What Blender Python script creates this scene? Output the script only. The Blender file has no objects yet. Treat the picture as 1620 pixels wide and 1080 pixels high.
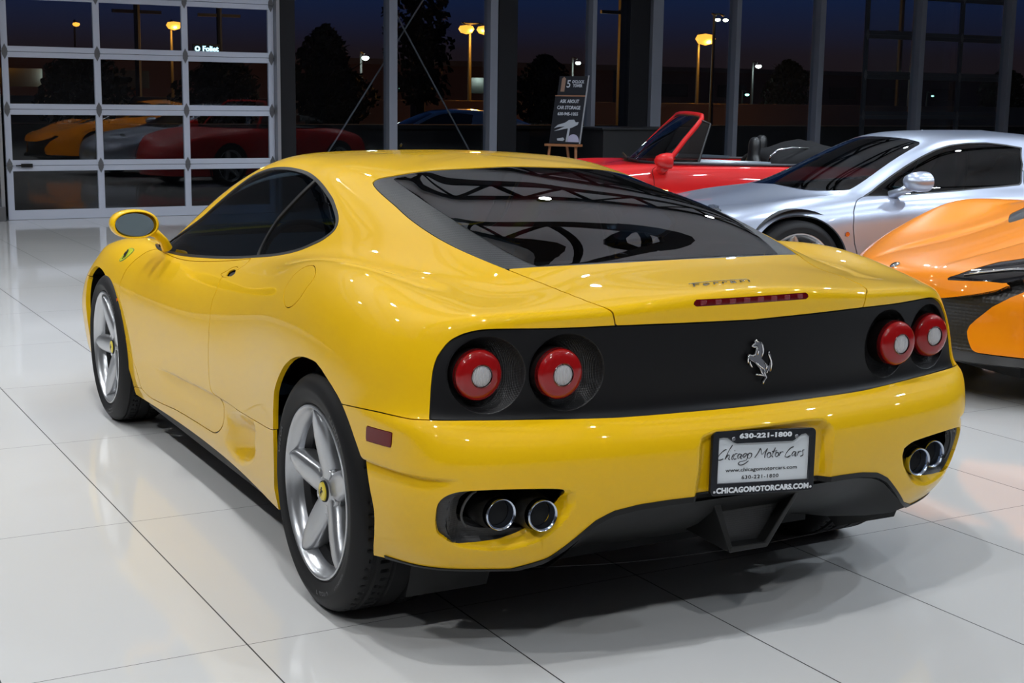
import bpy, bmesh, math, random
import numpy as np
from mathutils import Matrix, Vector
random.seed(7); rng=np.random.default_rng(7)
SC=bpy.context.scene; COL=bpy.context.collection
# ------------------------------------------------------------------ camera
cd=bpy.data.cameras.new('camera'); cam=bpy.data.objects.new('camera',cd); COL.objects.link(cam); SC.camera=cam
cd.lens=50.045; cd.sensor_width=36; cd.clip_end=300
CR=[[-0.48533875,-0.87421926,0.01367423],[0.15470185,-0.07047156,0.98544462],[0.86053102,-0.48038989,-0.16944591]]
CC=(-3.58008826,2.32342867,1.42275404)
m=Matrix.Identity(4)
for i in range(3):
    m[i][0]=CR[0][i]; m[i][1]=CR[1][i]; m[i][2]=-CR[2][i]; m[i][3]=CC[i]
cam.matrix_world=m
# ------------------------------------------------------------------ colour management
SC.view_settings.view_transform='Standard'; SC.view_settings.look='None'
SC.view_settings.gamma=1; SC.view_settings.use_curve_mapping=False
SC.view_settings.exposure=-0.38
# ------------------------------------------------------------------ world: dusk sky
w=bpy.data.worlds.new('dusk_sky'); SC.world=w; w.use_nodes=True
nt=w.node_tree; bg=nt.nodes['Background']
tc=nt.nodes.new('ShaderNodeTexCoord'); sx=nt.nodes.new('ShaderNodeSeparateXYZ'); cr=nt.nodes.new('ShaderNodeValToRGB')
nt.links.new(tc.outputs['Generated'],sx.inputs[0]); nt.links.new(sx.outputs['Z'],cr.inputs[0]); nt.links.new(cr.outputs[0],bg.inputs[0])
el=cr.color_ramp.elements
el[0].position=0.0; el[0].color=(.018,.010,.010,1)
el[1].position=1.0; el[1].color=(.003,.010,.035,1)
e=el.new(.03); e.color=(.015,.010,.014,1)
e=el.new(.07); e.color=(.007,.018,.062,1)
e=el.new(.25); e.color=(.005,.020,.072,1)
bg.inputs[1].default_value=1.0
# ------------------------------------------------------------------ helpers
def link(o,parent=None):
    COL.objects.link(o)
    if parent is not None: o.parent=parent
    return o
def tag(o,label=None,cat=None,group=None,kind=None):
    if label: o['label']=label
    if cat: o['category']=cat
    if group: o['group']=group
    if kind: o['kind']=kind
    return o
def empty(name,loc=(0,0,0),rz=0,label=None,cat=None,group=None,kind=None):
    o=bpy.data.objects.new(name,None); o.empty_display_size=.2; COL.objects.link(o); o.location=loc; o.rotation_euler=(0,0,rz)
    return tag(o,label,cat,group,kind)
class MB:
    def __init__(s): s.v=[]; s.f=[]
    def add(s,v,f):
        n=len(s.v); s.v+= [tuple(map(float,p)) for p in v]; s.f+=[tuple(i+n for i in q) for q in f]; return s
    def box(s,a,b):
        x0,y0,z0=[min(p,q) for p,q in zip(a,b)]; x1,y1,z1=[max(p,q) for p,q in zip(a,b)]
        return s.add([(x0,y0,z0),(x1,y0,z0),(x1,y1,z0),(x0,y1,z0),(x0,y0,z1),(x1,y0,z1),(x1,y1,z1),(x0,y1,z1)],
            [(0,3,2,1),(4,5,6,7),(0,1,5,4),(1,2,6,5),(2,3,7,6),(3,0,4,7)])
    def tube(s,pts,r,n=8,caps=True,closed=False):
        pts=[Vector(p) for p in pts]; k=len(pts); rs=r if hasattr(r,'__len__') else [r]*k
        rings=[]; up=None
        for i,p in enumerate(pts):
            if closed: t=(pts[(i+1)%k]-pts[i-1])
            else: t=(pts[min(i+1,k-1)]-pts[max(i-1,0)])
            t.normalize()
            if up is None:
                up=Vector((0,0,1)) if abs(t.z)<.9 else Vector((1,0,0))
            u=(up-t*up.dot(t))
            if u.length<1e-6: u=t.orthogonal()
            u.normalize(); w_=t.cross(u); up=u
            rings.append([p+(u*math.cos(a)+w_*math.sin(a))*rs[i] for a in [2*math.pi*j/n for j in range(n)]])
        v=[q for R_ in rings for q in R_]; f=[]
        for i in range(k if closed else k-1):
            a=i*n; b=((i+1)%k)*n
            for j in range(n): f.append((a+j,a+(j+1)%n,b+(j+1)%n,b+j))
        if caps and not closed: f.append(tuple(range(n))[::-1]); f.append(tuple((k-1)*n+j for j in range(n)))
        return s.add(v,f)
    def lathe(s,prof,n=48,axis='y',c=(0,0,0),closed=False):
        """prof: list of (r, h); h runs along axis"""
        v=[];f=[];k=len(prof)
        for j in range(n):
            a=2*math.pi*j/n
            for r,h in prof:
                p={'y':(r*math.cos(a),h,r*math.sin(a)),'z':(r*math.cos(a),r*math.sin(a),h),'x':(h,r*math.cos(a),r*math.sin(a))}[axis]
                v.append((p[0]+c[0],p[1]+c[1],p[2]+c[2]))
        for j in range(n):
            a=j*k;b=((j+1)%n)*k
            for i in range(k if closed else k-1):
                i2=(i+1)%k; f.append((a+i,a+i2,b+i2,b+i))
        return s.add(v,f)
    def prism(s,poly,a,b,fn):
        """extrude 2-D polygon between depths a and b; fn(u,v,d)->xyz"""
        n=len(poly); v=[fn(p[0],p[1],a) for p in poly]+[fn(p[0],p[1],b) for p in poly]
        return s.add(v,[tuple(range(n)),tuple(range(2*n-1,n-1,-1))]+[(i,n+i,n+(i+1)%n,(i+1)%n) for i in range(n)])
    def build(s,name,mat,parent=None,smooth=False,bevel=0,seg=2,recalc=True,loc=None,rot=None,sub=0):
        me=bpy.data.meshes.new(name); me.from_pydata(s.v,[],s.f)
        if recalc:
            bm=bmesh.new(); bm.from_mesh(me); bmesh.ops.recalc_face_normals(bm,faces=bm.faces); bm.to_mesh(me); bm.free()
        if mat: me.materials.append(mat)
        o=bpy.data.objects.new(name,me); link(o,parent)
        if bevel:
            b=o.modifiers.new('b','BEVEL'); b.width=bevel; b.segments=seg; b.limit_method='ANGLE'; b.angle_limit=.6
        if sub:
            b=o.modifiers.new('s','SUBSURF'); b.levels=sub; b.render_levels=sub
        if smooth or sub:
            me.polygons.foreach_set('use_smooth',[True]*len(me.polygons))
            if smooth=='auto' or bevel:
                try: me.set_sharp_from_angle(angle=.7)
                except Exception: pass
        if loc: o.location=loc
        if rot: o.rotation_euler=rot
        return o
def copy_tree(o,parent=None):
    c=o.copy(); COL.objects.link(c); c.parent=parent
    if parent is not None: c.matrix_parent_inverse=o.matrix_parent_inverse.copy()
    for ch in [x for x in bpy.data.objects if x.parent==o]: copy_tree(ch,c)
    return c
MT={}
def pr(name,col,rough=.5,metal=0,coat=0,crough=.03,emit=None,es=1,ior=1.5,alpha=1,trans=0,spec=.5):
    if name in MT: return MT[name]
    mt=bpy.data.materials.new(name); mt.use_nodes=True; b=mt.node_tree.nodes['Principled BSDF']
    b.inputs['Base Color'].default_value=(*col,1); b.inputs['Roughness'].default_value=rough; b.inputs['Metallic'].default_value=metal
    b.inputs['Coat Weight'].default_value=coat; b.inputs['Coat Roughness'].default_value=crough; b.inputs['IOR'].default_value=ior
    b.inputs['Specular IOR Level'].default_value=spec; b.inputs['Transmission Weight'].default_value=trans
    if emit: b.inputs['Emission Color'].default_value=(*emit,1); b.inputs['Emission Strength'].default_value=es
    MT[name]=mt; return mt
def nd(mt,t,**k):
    n=mt.node_tree.nodes.new(t)
    for a,b in k.items(): setattr(n,a,b)
    return n
def math_(mt,op,a,b=None,c=None):
    n=nd(mt,'ShaderNodeMath',operation=op)
    for i,x in enumerate((a,b,c)):
        if x is None: continue
        if hasattr(x,'links'): mt.node_tree.links.new(x,n.inputs[i])
        else: n.inputs[i].default_value=x
    return n.outputs[0]
def glass(name,tint=(1,1,1),base=.07,pw=5,rough=0.0):
    """thin pane: clear (tinted) straight-through light plus mirror reflection"""
    if name in MT: return MT[name]
    mt=bpy.data.materials.new(name); mt.use_nodes=True; n=mt.node_tree; n.nodes.clear()
    out=nd(mt,'ShaderNodeOutputMaterial'); mix=nd(mt,'ShaderNodeMixShader'); tr=nd(mt,'ShaderNodeBsdfTransparent'); gl=nd(mt,'ShaderNodeBsdfGlossy')
    lw=nd(mt,'ShaderNodeLayerWeight'); lw.inputs[0].default_value=.5
    f=math_(mt,'POWER',lw.outputs['Facing'],pw); f=math_(mt,'MULTIPLY_ADD',f,1-base,base)
    tr.inputs[0].default_value=(*tint,1); gl.inputs['Roughness'].default_value=rough; gl.inputs[0].default_value=(1,1,1,1)
    n.links.new(f,mix.inputs[0]); n.links.new(tr.outputs[0],mix.inputs[1]); n.links.new(gl.outputs[0],mix.inputs[2]); n.links.new(mix.outputs[0],out.inputs[0])
    MT[name]=mt; return mt
def text_mesh(txt,size,mat,parent,name='lettering',ext=.0006,align='CENTER',xs=1,shear=0,bold=0,space=1):
    c=bpy.data.curves.new(name,'FONT'); c.body=txt; c.size=size; c.extrude=ext; c.align_x=align; c.align_y='CENTER'; c.shear=shear; c.offset=bold; c.space_character=space; c.resolution_u=3
    o=bpy.data.objects.new(name,c); COL.objects.link(o)
    dg=bpy.context.evaluated_depsgraph_get(); me=bpy.data.meshes.new_from_object(o.evaluated_get(dg)); bpy.data.objects.remove(o); bpy.data.curves.remove(c)
    me.name=name; me.materials.clear(); me.materials.append(mat)
    if xs!=1:
        for v in me.vertices: v.co.x*=xs
    o=bpy.data.objects.new(name,me); link(o,parent); return o
# ------------------------------------------------------------------ materials
DARK=pr('black_plastic',(.007,.007,.008),.5,spec=.3)
SATIN=pr('satin_black',(.010,.010,.011),.38,spec=.35)
RUB=pr('tyre_rubber',(.009,.009,.010),.6,spec=.25)
CHR=pr('chrome',(.85,.86,.88),.08,1)
ALU=pr('aluminium_paint',(.50,.51,.53),.28,.85,.3)
WHITE=pr('white_paint',(.72,.73,.76),.4)
FRAME=pr('white_aluminium',(.47,.50,.59),.42)
STEEL=pr('dark_steel',(.008,.008,.010),.55,spec=.25)
SILV=pr('silver_mullion',(.21,.22,.26),.4,.3)
PANE=glass('window_glass',(.80,.86,.90),.075)
# ------------------------------------------------------------------ ceiling lamps (real downlights above the cars)
lampmat=pr('lamp_lens',(1,1,1),.4,emit=(1,.97,.92),es=25)
LAMPS=[(x+dx,y+dy) for i,x in enumerate((-4.6,-1.6,1.4,4.4,7.4)) for j,y in enumerate((-10.5,-7.5,-4.5,-1.5,1.5,4.5)) for dx,dy in [((i*37%5-2)*.12,(j*53%5-2)*.15)] if not (x>7 and y<-10)]
LZ=5.2; k0=None
fix=MB().lathe([(.0,.16),(.07,.16),(.09,.14),(.09,0),(.075,0),(.075,.03)],20,'z')
for i,(x,y) in enumerate(LAMPS):
    if k0 is None:
        k0=empty('ceiling_lamp',(x,y,LZ)); fix.build('lamp_housing',DARK,k0,smooth='auto')
        MB().lathe([(0,.02),(.074,.02)],20,'z').build('lens',lampmat,k0)
        o=k0
    else:
        o=copy_tree(k0); o.location=(x,y,LZ)
    tag(o,'round black ceiling downlight hanging above the showroom cars','ceiling lamp','downlights in rows under the showroom ceiling')
    L=bpy.data.lights.new('downlight','SPOT'); L.energy=170; L.spot_size=math.radians(150); L.spot_blend=.5; L.shadow_soft_size=.075
    L.color=(1.0,.95,.88) if y>-1 else (.80,.90,1.0)
    lo=bpy.data.objects.new('lamp_light',L); link(lo,o); lo.location=(0,0,-.02)
# large soft luminous ceiling panels at the front of the hall
def soft(x,y,sx,sy,p,col):
    L=bpy.data.lights.new('panel_light','AREA'); L.shape='RECTANGLE'; L.size=sx; L.size_y=sy; L.energy=p; L.color=col
    o=bpy.data.objects.new('ceiling_panel_light',L); COL.objects.link(o); o.location=(x,y,5.35); return o
import numpy as np
# ---- yellow coupe control net: rings (rows) x stations (columns) ----
NET = [
# r0 bottom edge
[(3.60,0,.15),(3.56,.35,.15),(3.40,.66,.15),(3.20,.82,.15),(3.0,.88,.16),(2.6,.90,.17),(2.2,.89,.175),(1.85,.88,.18),(1.4,.875,.185),(.95,.88,.185),(.62,.895,.18),(.36,.91,.175),(0,.93,.20),(-.22,.935,.235),(-.40,.895,.26),(-.52,.845,.262),(-.585,.76,.262),(-.645,.62,.262),(-.715,.4,.262),(-.74,.2,.262),(-.75,0,.262)],
# r1
[(3.64,0,.22),(3.60,.35,.22),(3.44,.68,.22),(3.25,.865,.22),(3.02,.915,.22),(2.6,.915,.24),(2.2,.905,.235),(1.85,.892,.235),(1.4,.887,.235),(.95,.893,.235),(.62,.905,.235),(.35,.925,.235),(0,.945,.26),(-.22,.948,.29),(-.40,.92,.31),(-.545,.872,.31),(-.61,.80,.31),(-.675,.65,.31),(-.735,.4,.31),(-.765,.2,.31),(-.775,0,.31)],
# r2
[(3.66,0,.30),(3.62,.35,.30),(3.47,.69,.31),(3.27,.88,.32),(3.04,.93,.33),(2.6,.925,.34),(2.2,.91,.33),(1.85,.898,.33),(1.4,.893,.33),(.95,.900,.33),(.62,.912,.33),(.34,.935,.33),(0,.955,.36),(-.22,.953,.38),(-.39,.937,.39),(-.558,.897,.395),(-.627,.83,.395),(-.69,.68,.395),(-.745,.4,.395),(-.775,.2,.395),(-.785,0,.395)],
# r3
[(3.67,0,.37),(3.63,.35,.38),(3.47,.71,.41),(3.27,.89,.44),(3.04,.94,.45),(2.6,.93,.46),(2.2,.915,.45),(1.85,.903,.45),(1.4,.898,.45),(.95,.905,.45),(.62,.918,.45),(.34,.94,.45),(0,.96,.48),(-.22,.957,.49),(-.38,.945,.495),(-.563,.908,.50),(-.64,.855,.50),(-.70,.69,.50),(-.755,.4,.50),(-.782,.2,.50),(-.79,0,.50)],
# r4 bumper shoulder
[(3.66,0,.42),(3.62,.35,.43),(3.46,.705,.48),(3.26,.875,.52),(3.03,.932,.54),(2.6,.93,.56),(2.2,.915,.55),(1.85,.905,.55),(1.4,.90,.545),(.95,.907,.545),(.62,.92,.55),(.34,.943,.56),(0,.961,.575),(-.22,.958,.58),(-.38,.946,.585),(-.56,.912,.588),(-.635,.855,.588),(-.695,.69,.588),(-.75,.4,.588),(-.778,.2,.588),(-.786,0,.588)],
# r5 roll to the panel
[(3.64,0,.45),(3.60,.35,.46),(3.44,.69,.52),(3.23,.86,.57),(3.02,.92,.59),(2.6,.925,.61),(2.2,.912,.60),(1.85,.902,.60),(1.4,.897,.59),(.95,.905,.59),(.62,.918,.60),(.335,.943,.61),(0,.961,.62),(-.22,.957,.625),(-.375,.947,.63),(-.55,.915,.636),(-.606,.858,.640),(-.655,.69,.636),(-.712,.4,.634),(-.740,.2,.633),(-.748,0,.633)],
# r6 just above seam
[(3.62,0,.48),(3.57,.35,.49),(3.41,.68,.56),(3.19,.845,.61),(3.0,.908,.63),(2.6,.918,.65),(2.2,.905,.64),(1.85,.895,.64),(1.4,.892,.63),(.95,.90,.635),(.62,.915,.645),(.335,.940,.655),(0,.959,.66),(-.22,.954,.665),(-.37,.942,.668),(-.53,.898,.668),(-.583,.850,.660),(-.622,.69,.652),(-.682,.4,.648),(-.705,.2,.648),(-.712,0,.648)],
# r7 mid of panel
[(3.60,0,.51),(3.53,.35,.525),(3.33,.65,.60),(3.12,.81,.66),(2.98,.875,.69),(2.6,.90,.72),(2.2,.885,.70),(1.85,.878,.70),(1.4,.875,.70),(.95,.888,.71),(.62,.905,.73),(.335,.93,.75),(0,.95,.76),(-.22,.943,.76),(-.37,.93,.76),(-.515,.885,.76),(-.575,.835,.76),(-.615,.70,.76),(-.682,.4,.76),(-.705,.2,.76),(-.712,0,.76)],
# r8 panel top
[(3.56,0,.55),(3.48,.35,.56),(3.28,.63,.635),(3.08,.78,.70),(2.95,.85,.73),(2.6,.865,.765),(2.2,.845,.755),(1.85,.845,.745),(1.4,.845,.755),(.95,.865,.775),(.62,.885,.80),(.335,.91,.83),(0,.93,.85),(-.22,.92,.85),(-.38,.90,.84),(-.50,.865,.833),(-.572,.802,.845),(-.625,.66,.866),(-.682,.4,.868),(-.705,.2,.867),(-.712,0,.866)],
# r9 lip
[(3.47,0,.595),(3.40,.34,.605),(3.22,.60,.665),(3.02,.74,.73),(2.90,.80,.755),(2.6,.815,.795),(2.22,.81,.785),(1.85,.82,.765),(1.4,.815,.785),(.95,.825,.82),(.62,.845,.855),(.34,.87,.90),(0,.885,.925),(-.22,.872,.917),(-.38,.852,.90),(-.50,.825,.884),(-.572,.765,.890),(-.628,.64,.900),(-.683,.4,.908),(-.706,.2,.930),(-.712,0,.938)],
# r10 crest
[(3.25,0,.655),(3.20,.32,.66),(3.08,.54,.70),(2.92,.66,.755),(2.82,.73,.78),(2.55,.765,.803),(2.24,.785,.79),(1.87,.80,.775),(1.42,.79,.805),(.98,.785,.845),(.65,.80,.885),(.35,.82,.945),(0,.815,.968),(-.2,.80,.950),(-.35,.775,.922),(-.46,.745,.909),(-.54,.70,.907),(-.59,.61,.912),(-.64,.4,.922),(-.67,.2,.941),(-.682,0,.948)],
# r11 valley
[(2.80,0,.725),(2.78,.28,.725),(2.72,.46,.745),(2.62,.59,.77),(2.52,.68,.785),(2.38,.745,.79),(2.16,.775,.785),(1.86,.785,.785),(1.41,.77,.82),(.98,.75,.867),(.66,.74,.91),(.36,.73,.935),(.02,.70,.932),(-.16,.68,.930),(-.3,.65,.926),(-.39,.61,.923),(-.45,.56,.925),(-.485,.48,.934),(-.50,.36,.948),(-.51,.2,.956),(-.51,0,.960)],
# r12 belt / glass bottom
[(2.50,0,.815),(2.49,.22,.815),(2.47,.42,.812),(2.43,.58,.808),(2.37,.68,.808),(2.25,.742,.80),(2.1,.765,.795),(1.85,.765,.805),(1.40,.742,.842),(.95,.715,.895),(.66,.695,.937),(.38,.675,.957),(.1,.645,.955),(-.08,.61,.955),(-.2,.57,.960),(-.27,.52,.965),(-.30,.46,.969),(-.315,.37,.973),(-.325,.25,.977),(-.33,.125,.98),(-.33,0,.981)],
# r13 mid window
[(2.11,0,1.06),(2.10,.18,1.06),(2.08,.35,1.055),(2.045,.48,1.048),(1.99,.57,1.035),(1.90,.628,1.02),(1.74,.648,1.005),(1.48,.65,.995),(1.2,.648,1.005),(.92,.638,1.025),(.70,.625,1.04),(.52,.607,1.042),(.32,.582,1.045),(.2,.553,1.05),(.13,.52,1.068),(.10,.47,1.078),(.09,.42,1.083),(.085,.33,1.089),(.08,.22,1.093),(.08,.11,1.096),(.08,0,1.097)],
# r14 roof rail / glass top
[(1.64,0,1.20),(1.635,.15,1.199),(1.62,.28,1.197),(1.60,.38,1.193),(1.57,.47,1.183),(1.49,.528,1.175),(1.34,.548,1.175),(1.12,.547,1.170),(.98,.547,1.167),(.85,.545,1.157),(.73,.537,1.142),(.61,.528,1.13),(.50,.50,1.128),(.50,.44,1.147),(.53,.37,1.165),(.57,.31,1.175),(.60,.25,1.182),(.62,.19,1.188),(.63,.12,1.192),(.64,.06,1.195),(.64,0,1.196)],
# r15 roof
[(1.47,0,1.215),(1.46,.12,1.215),(1.45,.23,1.213),(1.43,.32,1.211),(1.38,.39,1.208),(1.30,.43,1.207),(1.17,.435,1.207),(1.08,.44,1.206),(.98,.44,1.204),(.90,.435,1.20),(.82,.425,1.195),(.76,.41,1.191),(.71,.37,1.190),(.70,.32,1.194),(.71,.27,1.198),(.72,.23,1.201),(.73,.19,1.204),(.74,.145,1.206),(.75,.095,1.208),(.755,.05,1.209),(.755,0,1.210)],
# r16 centre line
[(1.25,0,1.223),(1.24,0,1.2235),(1.22,0,1.224),(1.2,0,1.2243),(1.17,0,1.2245),(1.14,0,1.2245),(1.11,0,1.2245),(1.08,0,1.2243),(1.05,0,1.224),(1.02,0,1.2235),(.99,0,1.223),(.97,0,1.2225),(.95,0,1.222),(.93,0,1.2215),(.92,0,1.221),(.91,0,1.2205),(.90,0,1.220),(.89,0,1.2195),(.88,0,1.219),(.875,0,1.2187),(.87,0,1.2185)],
]
def crom(P, n, periodic=False, alpha=.5):
    """non-uniform Catmull-Rom through P (k,m,3) along axis 0, n samples per span"""
    P=np.asarray(P,float);k=len(P)
    if periodic: Q=np.concatenate([P[-1:],P,P[:2]])
    else: Q=np.concatenate([2*P[:1]-P[1:2],P,2*P[-1:]-P[-2:-1]])
    spans=k if periodic else k-1
    out=[]
    for i in range(spans):
        p0,p1,p2,p3=Q[i:i+4]
        d1=np.maximum(np.linalg.norm(p1-p0,axis=-1,keepdims=True),1e-3)**alpha
        d2=np.maximum(np.linalg.norm(p2-p1,axis=-1,keepdims=True),1e-3)**alpha
        d3=np.maximum(np.linalg.norm(p3-p2,axis=-1,keepdims=True),1e-3)**alpha
        m1=(p2-p1)/d2-(p2-p0)/(d1+d2)+(p1-p0)/d1
        m2=(p3-p2)/d3-(p3-p1)/(d2+d3)+(p2-p1)/d2
        m1=m1*d2;m2=m2*d2
        for j in range(n):
            t=j/n
            out.append((2*t**3-3*t*t+1)*p1+(t**3-2*t*t+t)*m1+(-2*t**3+3*t*t)*p2+(t**3-t*t)*m2)
    if not periodic: out.append(P[-1])
    return np.array(out)
def gsm(A, s, axis, periodic):
    """gaussian smoothing of samples along an axis; s in samples"""
    if s<=0: return A
    r=int(3*s+1);k=np.exp(-.5*(np.arange(-r,r+1)/s)**2);k/=k.sum()
    A=np.moveaxis(A,axis,0)
    if periodic: B=np.concatenate([A[-r:],A,A[:r]])
    else:
        B=np.concatenate([2*A[:1]-A[1:r+1][::-1],A,2*A[-1:]-A[-r-1:-1][::-1]])
    out=sum(k[i]*B[i:i+len(A)] for i in range(2*r+1))
    return np.moveaxis(out,0,axis)
class Surf:
    """closed-around body surface; u = ring index, v = station index (periodic, mirrored)"""
    def __init__(s,net,nu=12,nv=16,su=.28,sv=.35):
        N=np.array(net,float);s.R,s.K=N.shape[:2]
        M=N[:,1:-1][:,::-1]*[1,-1,1]
        full=np.concatenate([N,M],1)           # (R, 2K-2, 3)
        A=crom(full,nu)                         # along u
        A=np.swapaxes(crom(np.swapaxes(A,0,1),nv,True),0,1)
        A=gsm(A,su*nu,0,False);A=gsm(A,sv*nv,1,True)
        s.A=A;s.nu=nu;s.nv=nv;s.V=2*s.K-2
    def ev(s,uv):
        uv=np.asarray(uv,float);a=np.clip(uv[...,0]*s.nu,0,len(s.A)-1-1e-9);b=np.mod(uv[...,1]*s.nv,s.A.shape[1])
        i=a.astype(int);j=b.astype(int);f=(a-i)[...,None];g=(b-j)[...,None];j%=s.A.shape[1];j2=(j+1)%s.A.shape[1]
        return (s.A[i,j]*(1-g)+s.A[i,j2]*g)*(1-f)+(s.A[i+1,j]*(1-g)+s.A[i+1,j2]*g)*f
    def grid(s):
        nr,nc=s.A.shape[:2]
        uv=np.stack(np.meshgrid(np.arange(nr)/s.nu,np.arange(nc+1)/s.nv,indexing='ij'),-1)
        return uv
# ---- background cars: coarser control nets (x, y, z) ----
def zz(z,pts): return [(p[0],p[1],p[2] if len(p)>2 else z) for p in pts]
NET_SILVER=[
zz(.15,[(3.50,0),(3.46,.32),(3.30,.62),(3.04,.80),(2.66,.86),(2.28,.86),(1.9,.85),(1.4,.85),(.9,.855),(.4,.865),(0,.88),(-.4,.86),(-.76,.72),(-.86,.4),(-.88,0)]),
zz(.30,[(3.56,0),(3.51,.34),(3.34,.66),(3.06,.84),(2.66,.90),(2.28,.885),(1.9,.87),(1.4,.865),(.9,.87),(.4,.885),(0,.905),(-.4,.89),(-.80,.74),(-.90,.4),(-.92,0)]),
zz(.45,[(3.55,0),(3.50,.34),(3.33,.66),(3.06,.85),(2.66,.905),(2.28,.89),(1.9,.88),(1.4,.88),(.9,.885),(.4,.90),(0,.915),(-.4,.90),(-.82,.75),(-.93,.4),(-.95,0)]),
zz(.57,[(3.50,0,.56),(3.45,.34,.56),(3.29,.64,.57),(3.04,.82),(2.66,.895),(2.28,.885),(1.9,.88),(1.4,.885),(.9,.89),(.4,.905),(0,.915),(-.4,.90),(-.83,.75),(-.95,.4),(-.97,0)]),
zz(.68,[(3.42,0,.62),(3.37,.33,.62),(3.21,.60,.64),(3.00,.76,.665),(2.66,.85,.70),(2.28,.86,.70),(1.9,.865,.70),(1.4,.875,.70),(.9,.88,.70),(.4,.89,.71),(0,.895,.72),(-.4,.88,.73),(-.83,.74,.74),(-.96,.4,.74),(-.98,0,.74)]),
zz(.77,[(3.20,0,.69),(3.17,.30,.685),(3.06,.50,.70),(2.90,.63,.725),(2.62,.70,.765),(2.28,.78,.78),(1.92,.82,.785),(1.4,.84,.785),(.9,.845,.79),(.4,.85,.81),(0,.85,.83),(-.4,.83,.84),(-.82,.68,.84),(-.94,.38,.85),(-.96,0,.85)]),
zz(.82,[(2.75,0,.765),(2.73,.26,.755),(2.68,.42,.76),(2.58,.54,.775),(2.42,.62,.795),(2.18,.70,.808),(1.88,.755,.818),(1.4,.785,.825),(.9,.785,.835),(.4,.78,.855),(0,.76,.88),(-.35,.73,.90),(-.70,.60,.90),(-.82,.34,.90),(-.84,0,.90)]),
zz(.86,[(2.22,0,.855),(2.21,.25,.85),(2.17,.42,.845),(2.11,.54,.843),(2.03,.63,.842),(1.95,.69,.842),(1.80,.715,.848),(1.4,.725,.855),(.9,.72,.87),(.4,.70,.89),(0,.67,.915),(-.25,.63,.93),(-.42,.52,.935),(-.48,.3,.94),(-.50,0,.94)]),
zz(1.05,[(1.62,0,1.08),(1.61,.22,1.075),(1.59,.38,1.065),(1.56,.49,1.055),(1.51,.56,1.05),(1.44,.60,1.05),(1.32,.625,1.055),(1.1,.635,1.06),(.75,.63,1.07),(.4,.61,1.08),(.12,.57,1.09),(-.05,.52,1.09),(-.12,.42,1.09),(-.15,.24,1.09),(-.16,0,1.09)]),
zz(1.2,[(1.12,0,1.235),(1.11,.20,1.232),(1.10,.34,1.225),(1.08,.44,1.215),(1.04,.50,1.205),(.98,.525,1.205),(.88,.535,1.21),(.72,.54,1.213),(.55,.54,1.21),(.40,.53,1.20),(.28,.50,1.195),(.20,.44,1.195),(.16,.34,1.195),(.14,.18,1.20),(.13,0,1.20)]),
zz(1.25,[(.95,0,1.262),(.94,.14,1.26),(.93,.25,1.256),(.91,.33,1.25),(.87,.37,1.246),(.82,.385,1.247),(.76,.39,1.248),(.68,.395,1.249),(.60,.39,1.247),(.54,.38,1.243),(.49,.35,1.24),(.46,.29,1.24),(.44,.22,1.24),(.43,.12,1.24),(.42,0,1.24)]),
zz(1.28,[(.80,0),(.78,0),(.76,0),(.74,0),(.72,0),(.70,0),(.68,0),(.66,0),(.64,0),(.62,0),(.60,0),(.59,0),(.58,0),(.57,0),(.56,0)])]
NET_SILVER[-1]=[(x,y,1.268) for x,y,z in NET_SILVER[-1]]
NET_RED=[
zz(.16,[(3.12,0),(3.09,.30),(2.95,.58),(2.66,.74),(2.27,.79),(1.9,.78),(1.6,.77),(1.2,.77),(.8,.78),(.4,.80),(0,.84),(-.4,.80),(-.75,.65),(-.86,.35),(-.88,0)]),
zz(.32,[(3.18,0),(3.15,.31),(3.0,.60),(2.68,.77),(2.27,.83),(1.88,.81),(1.6,.80),(1.2,.80),(.8,.81),(.4,.83),(0,.875),(-.4,.84),(-.80,.68),(-.92,.36),(-.94,0)]),
zz(.48,[(3.16,0),(3.13,.31),(2.99,.60),(2.68,.78),(2.27,.84),(1.88,.825),(1.6,.81),(1.2,.81),(.8,.82),(.4,.845),(0,.885),(-.4,.85),(-.81,.69),(-.93,.36),(-.95,0)]),
zz(.62,[(3.08,0,.56),(3.05,.31,.58),(2.93,.60,.63),(2.66,.77),(2.27,.835),(1.88,.82),(1.6,.81),(1.2,.81),(.8,.82),(.4,.84),(0,.875),(-.4,.84),(-.78,.68),(-.88,.36),(-.90,0)]),
zz(.74,[(2.95,0,.62),(2.93,.30,.65),(2.84,.60,.74),(2.62,.74,.77),(2.27,.79,.78),(1.88,.79,.77),(1.6,.79,.76),(1.2,.79,.76),(.8,.795,.76),(.4,.81,.76),(0,.83,.765),(-.4,.79,.75),(-.70,.64,.73),(-.78,.34,.73),(-.80,0,.73)]),
zz(.83,[(2.6,0,.72),(2.58,.24,.72),(2.55,.46,.77),(2.45,.60,.84),(2.2,.67,.86),(1.9,.72,.85),(1.6,.735,.85),(1.2,.745,.85),(.8,.75,.85),(.4,.75,.845),(0,.74,.84),(-.3,.70,.82),(-.52,.55,.80),(-.58,.3,.80),(-.60,0,.80)]),
zz(.88,[(1.78,0,.885),(1.77,.22,.882),(1.74,.38,.878),(1.70,.50,.876),(1.65,.58,.875),(1.6,.62,.875),(1.5,.655,.875),(1.2,.68,.872),(.8,.69,.872),(.4,.685,.870),(.05,.66,.865),(-.15,.60,.86),(-.28,.45,.85),(-.32,.25,.85),(-.33,0,.85)]),
zz(.875,[(1.55,0,.87),(1.54,.15,.87),(1.52,.28,.87),(1.5,.38,.87),(1.45,.46,.87),(1.4,.52,.87),(1.3,.57,.868),(1.1,.60,.866),(.8,.61,.866),(.5,.60,.865),(.25,.56,.865),(.1,.48,.865),(.02,.36,.865),(0,.2,.865),(0,0,.865)]),
]
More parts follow.
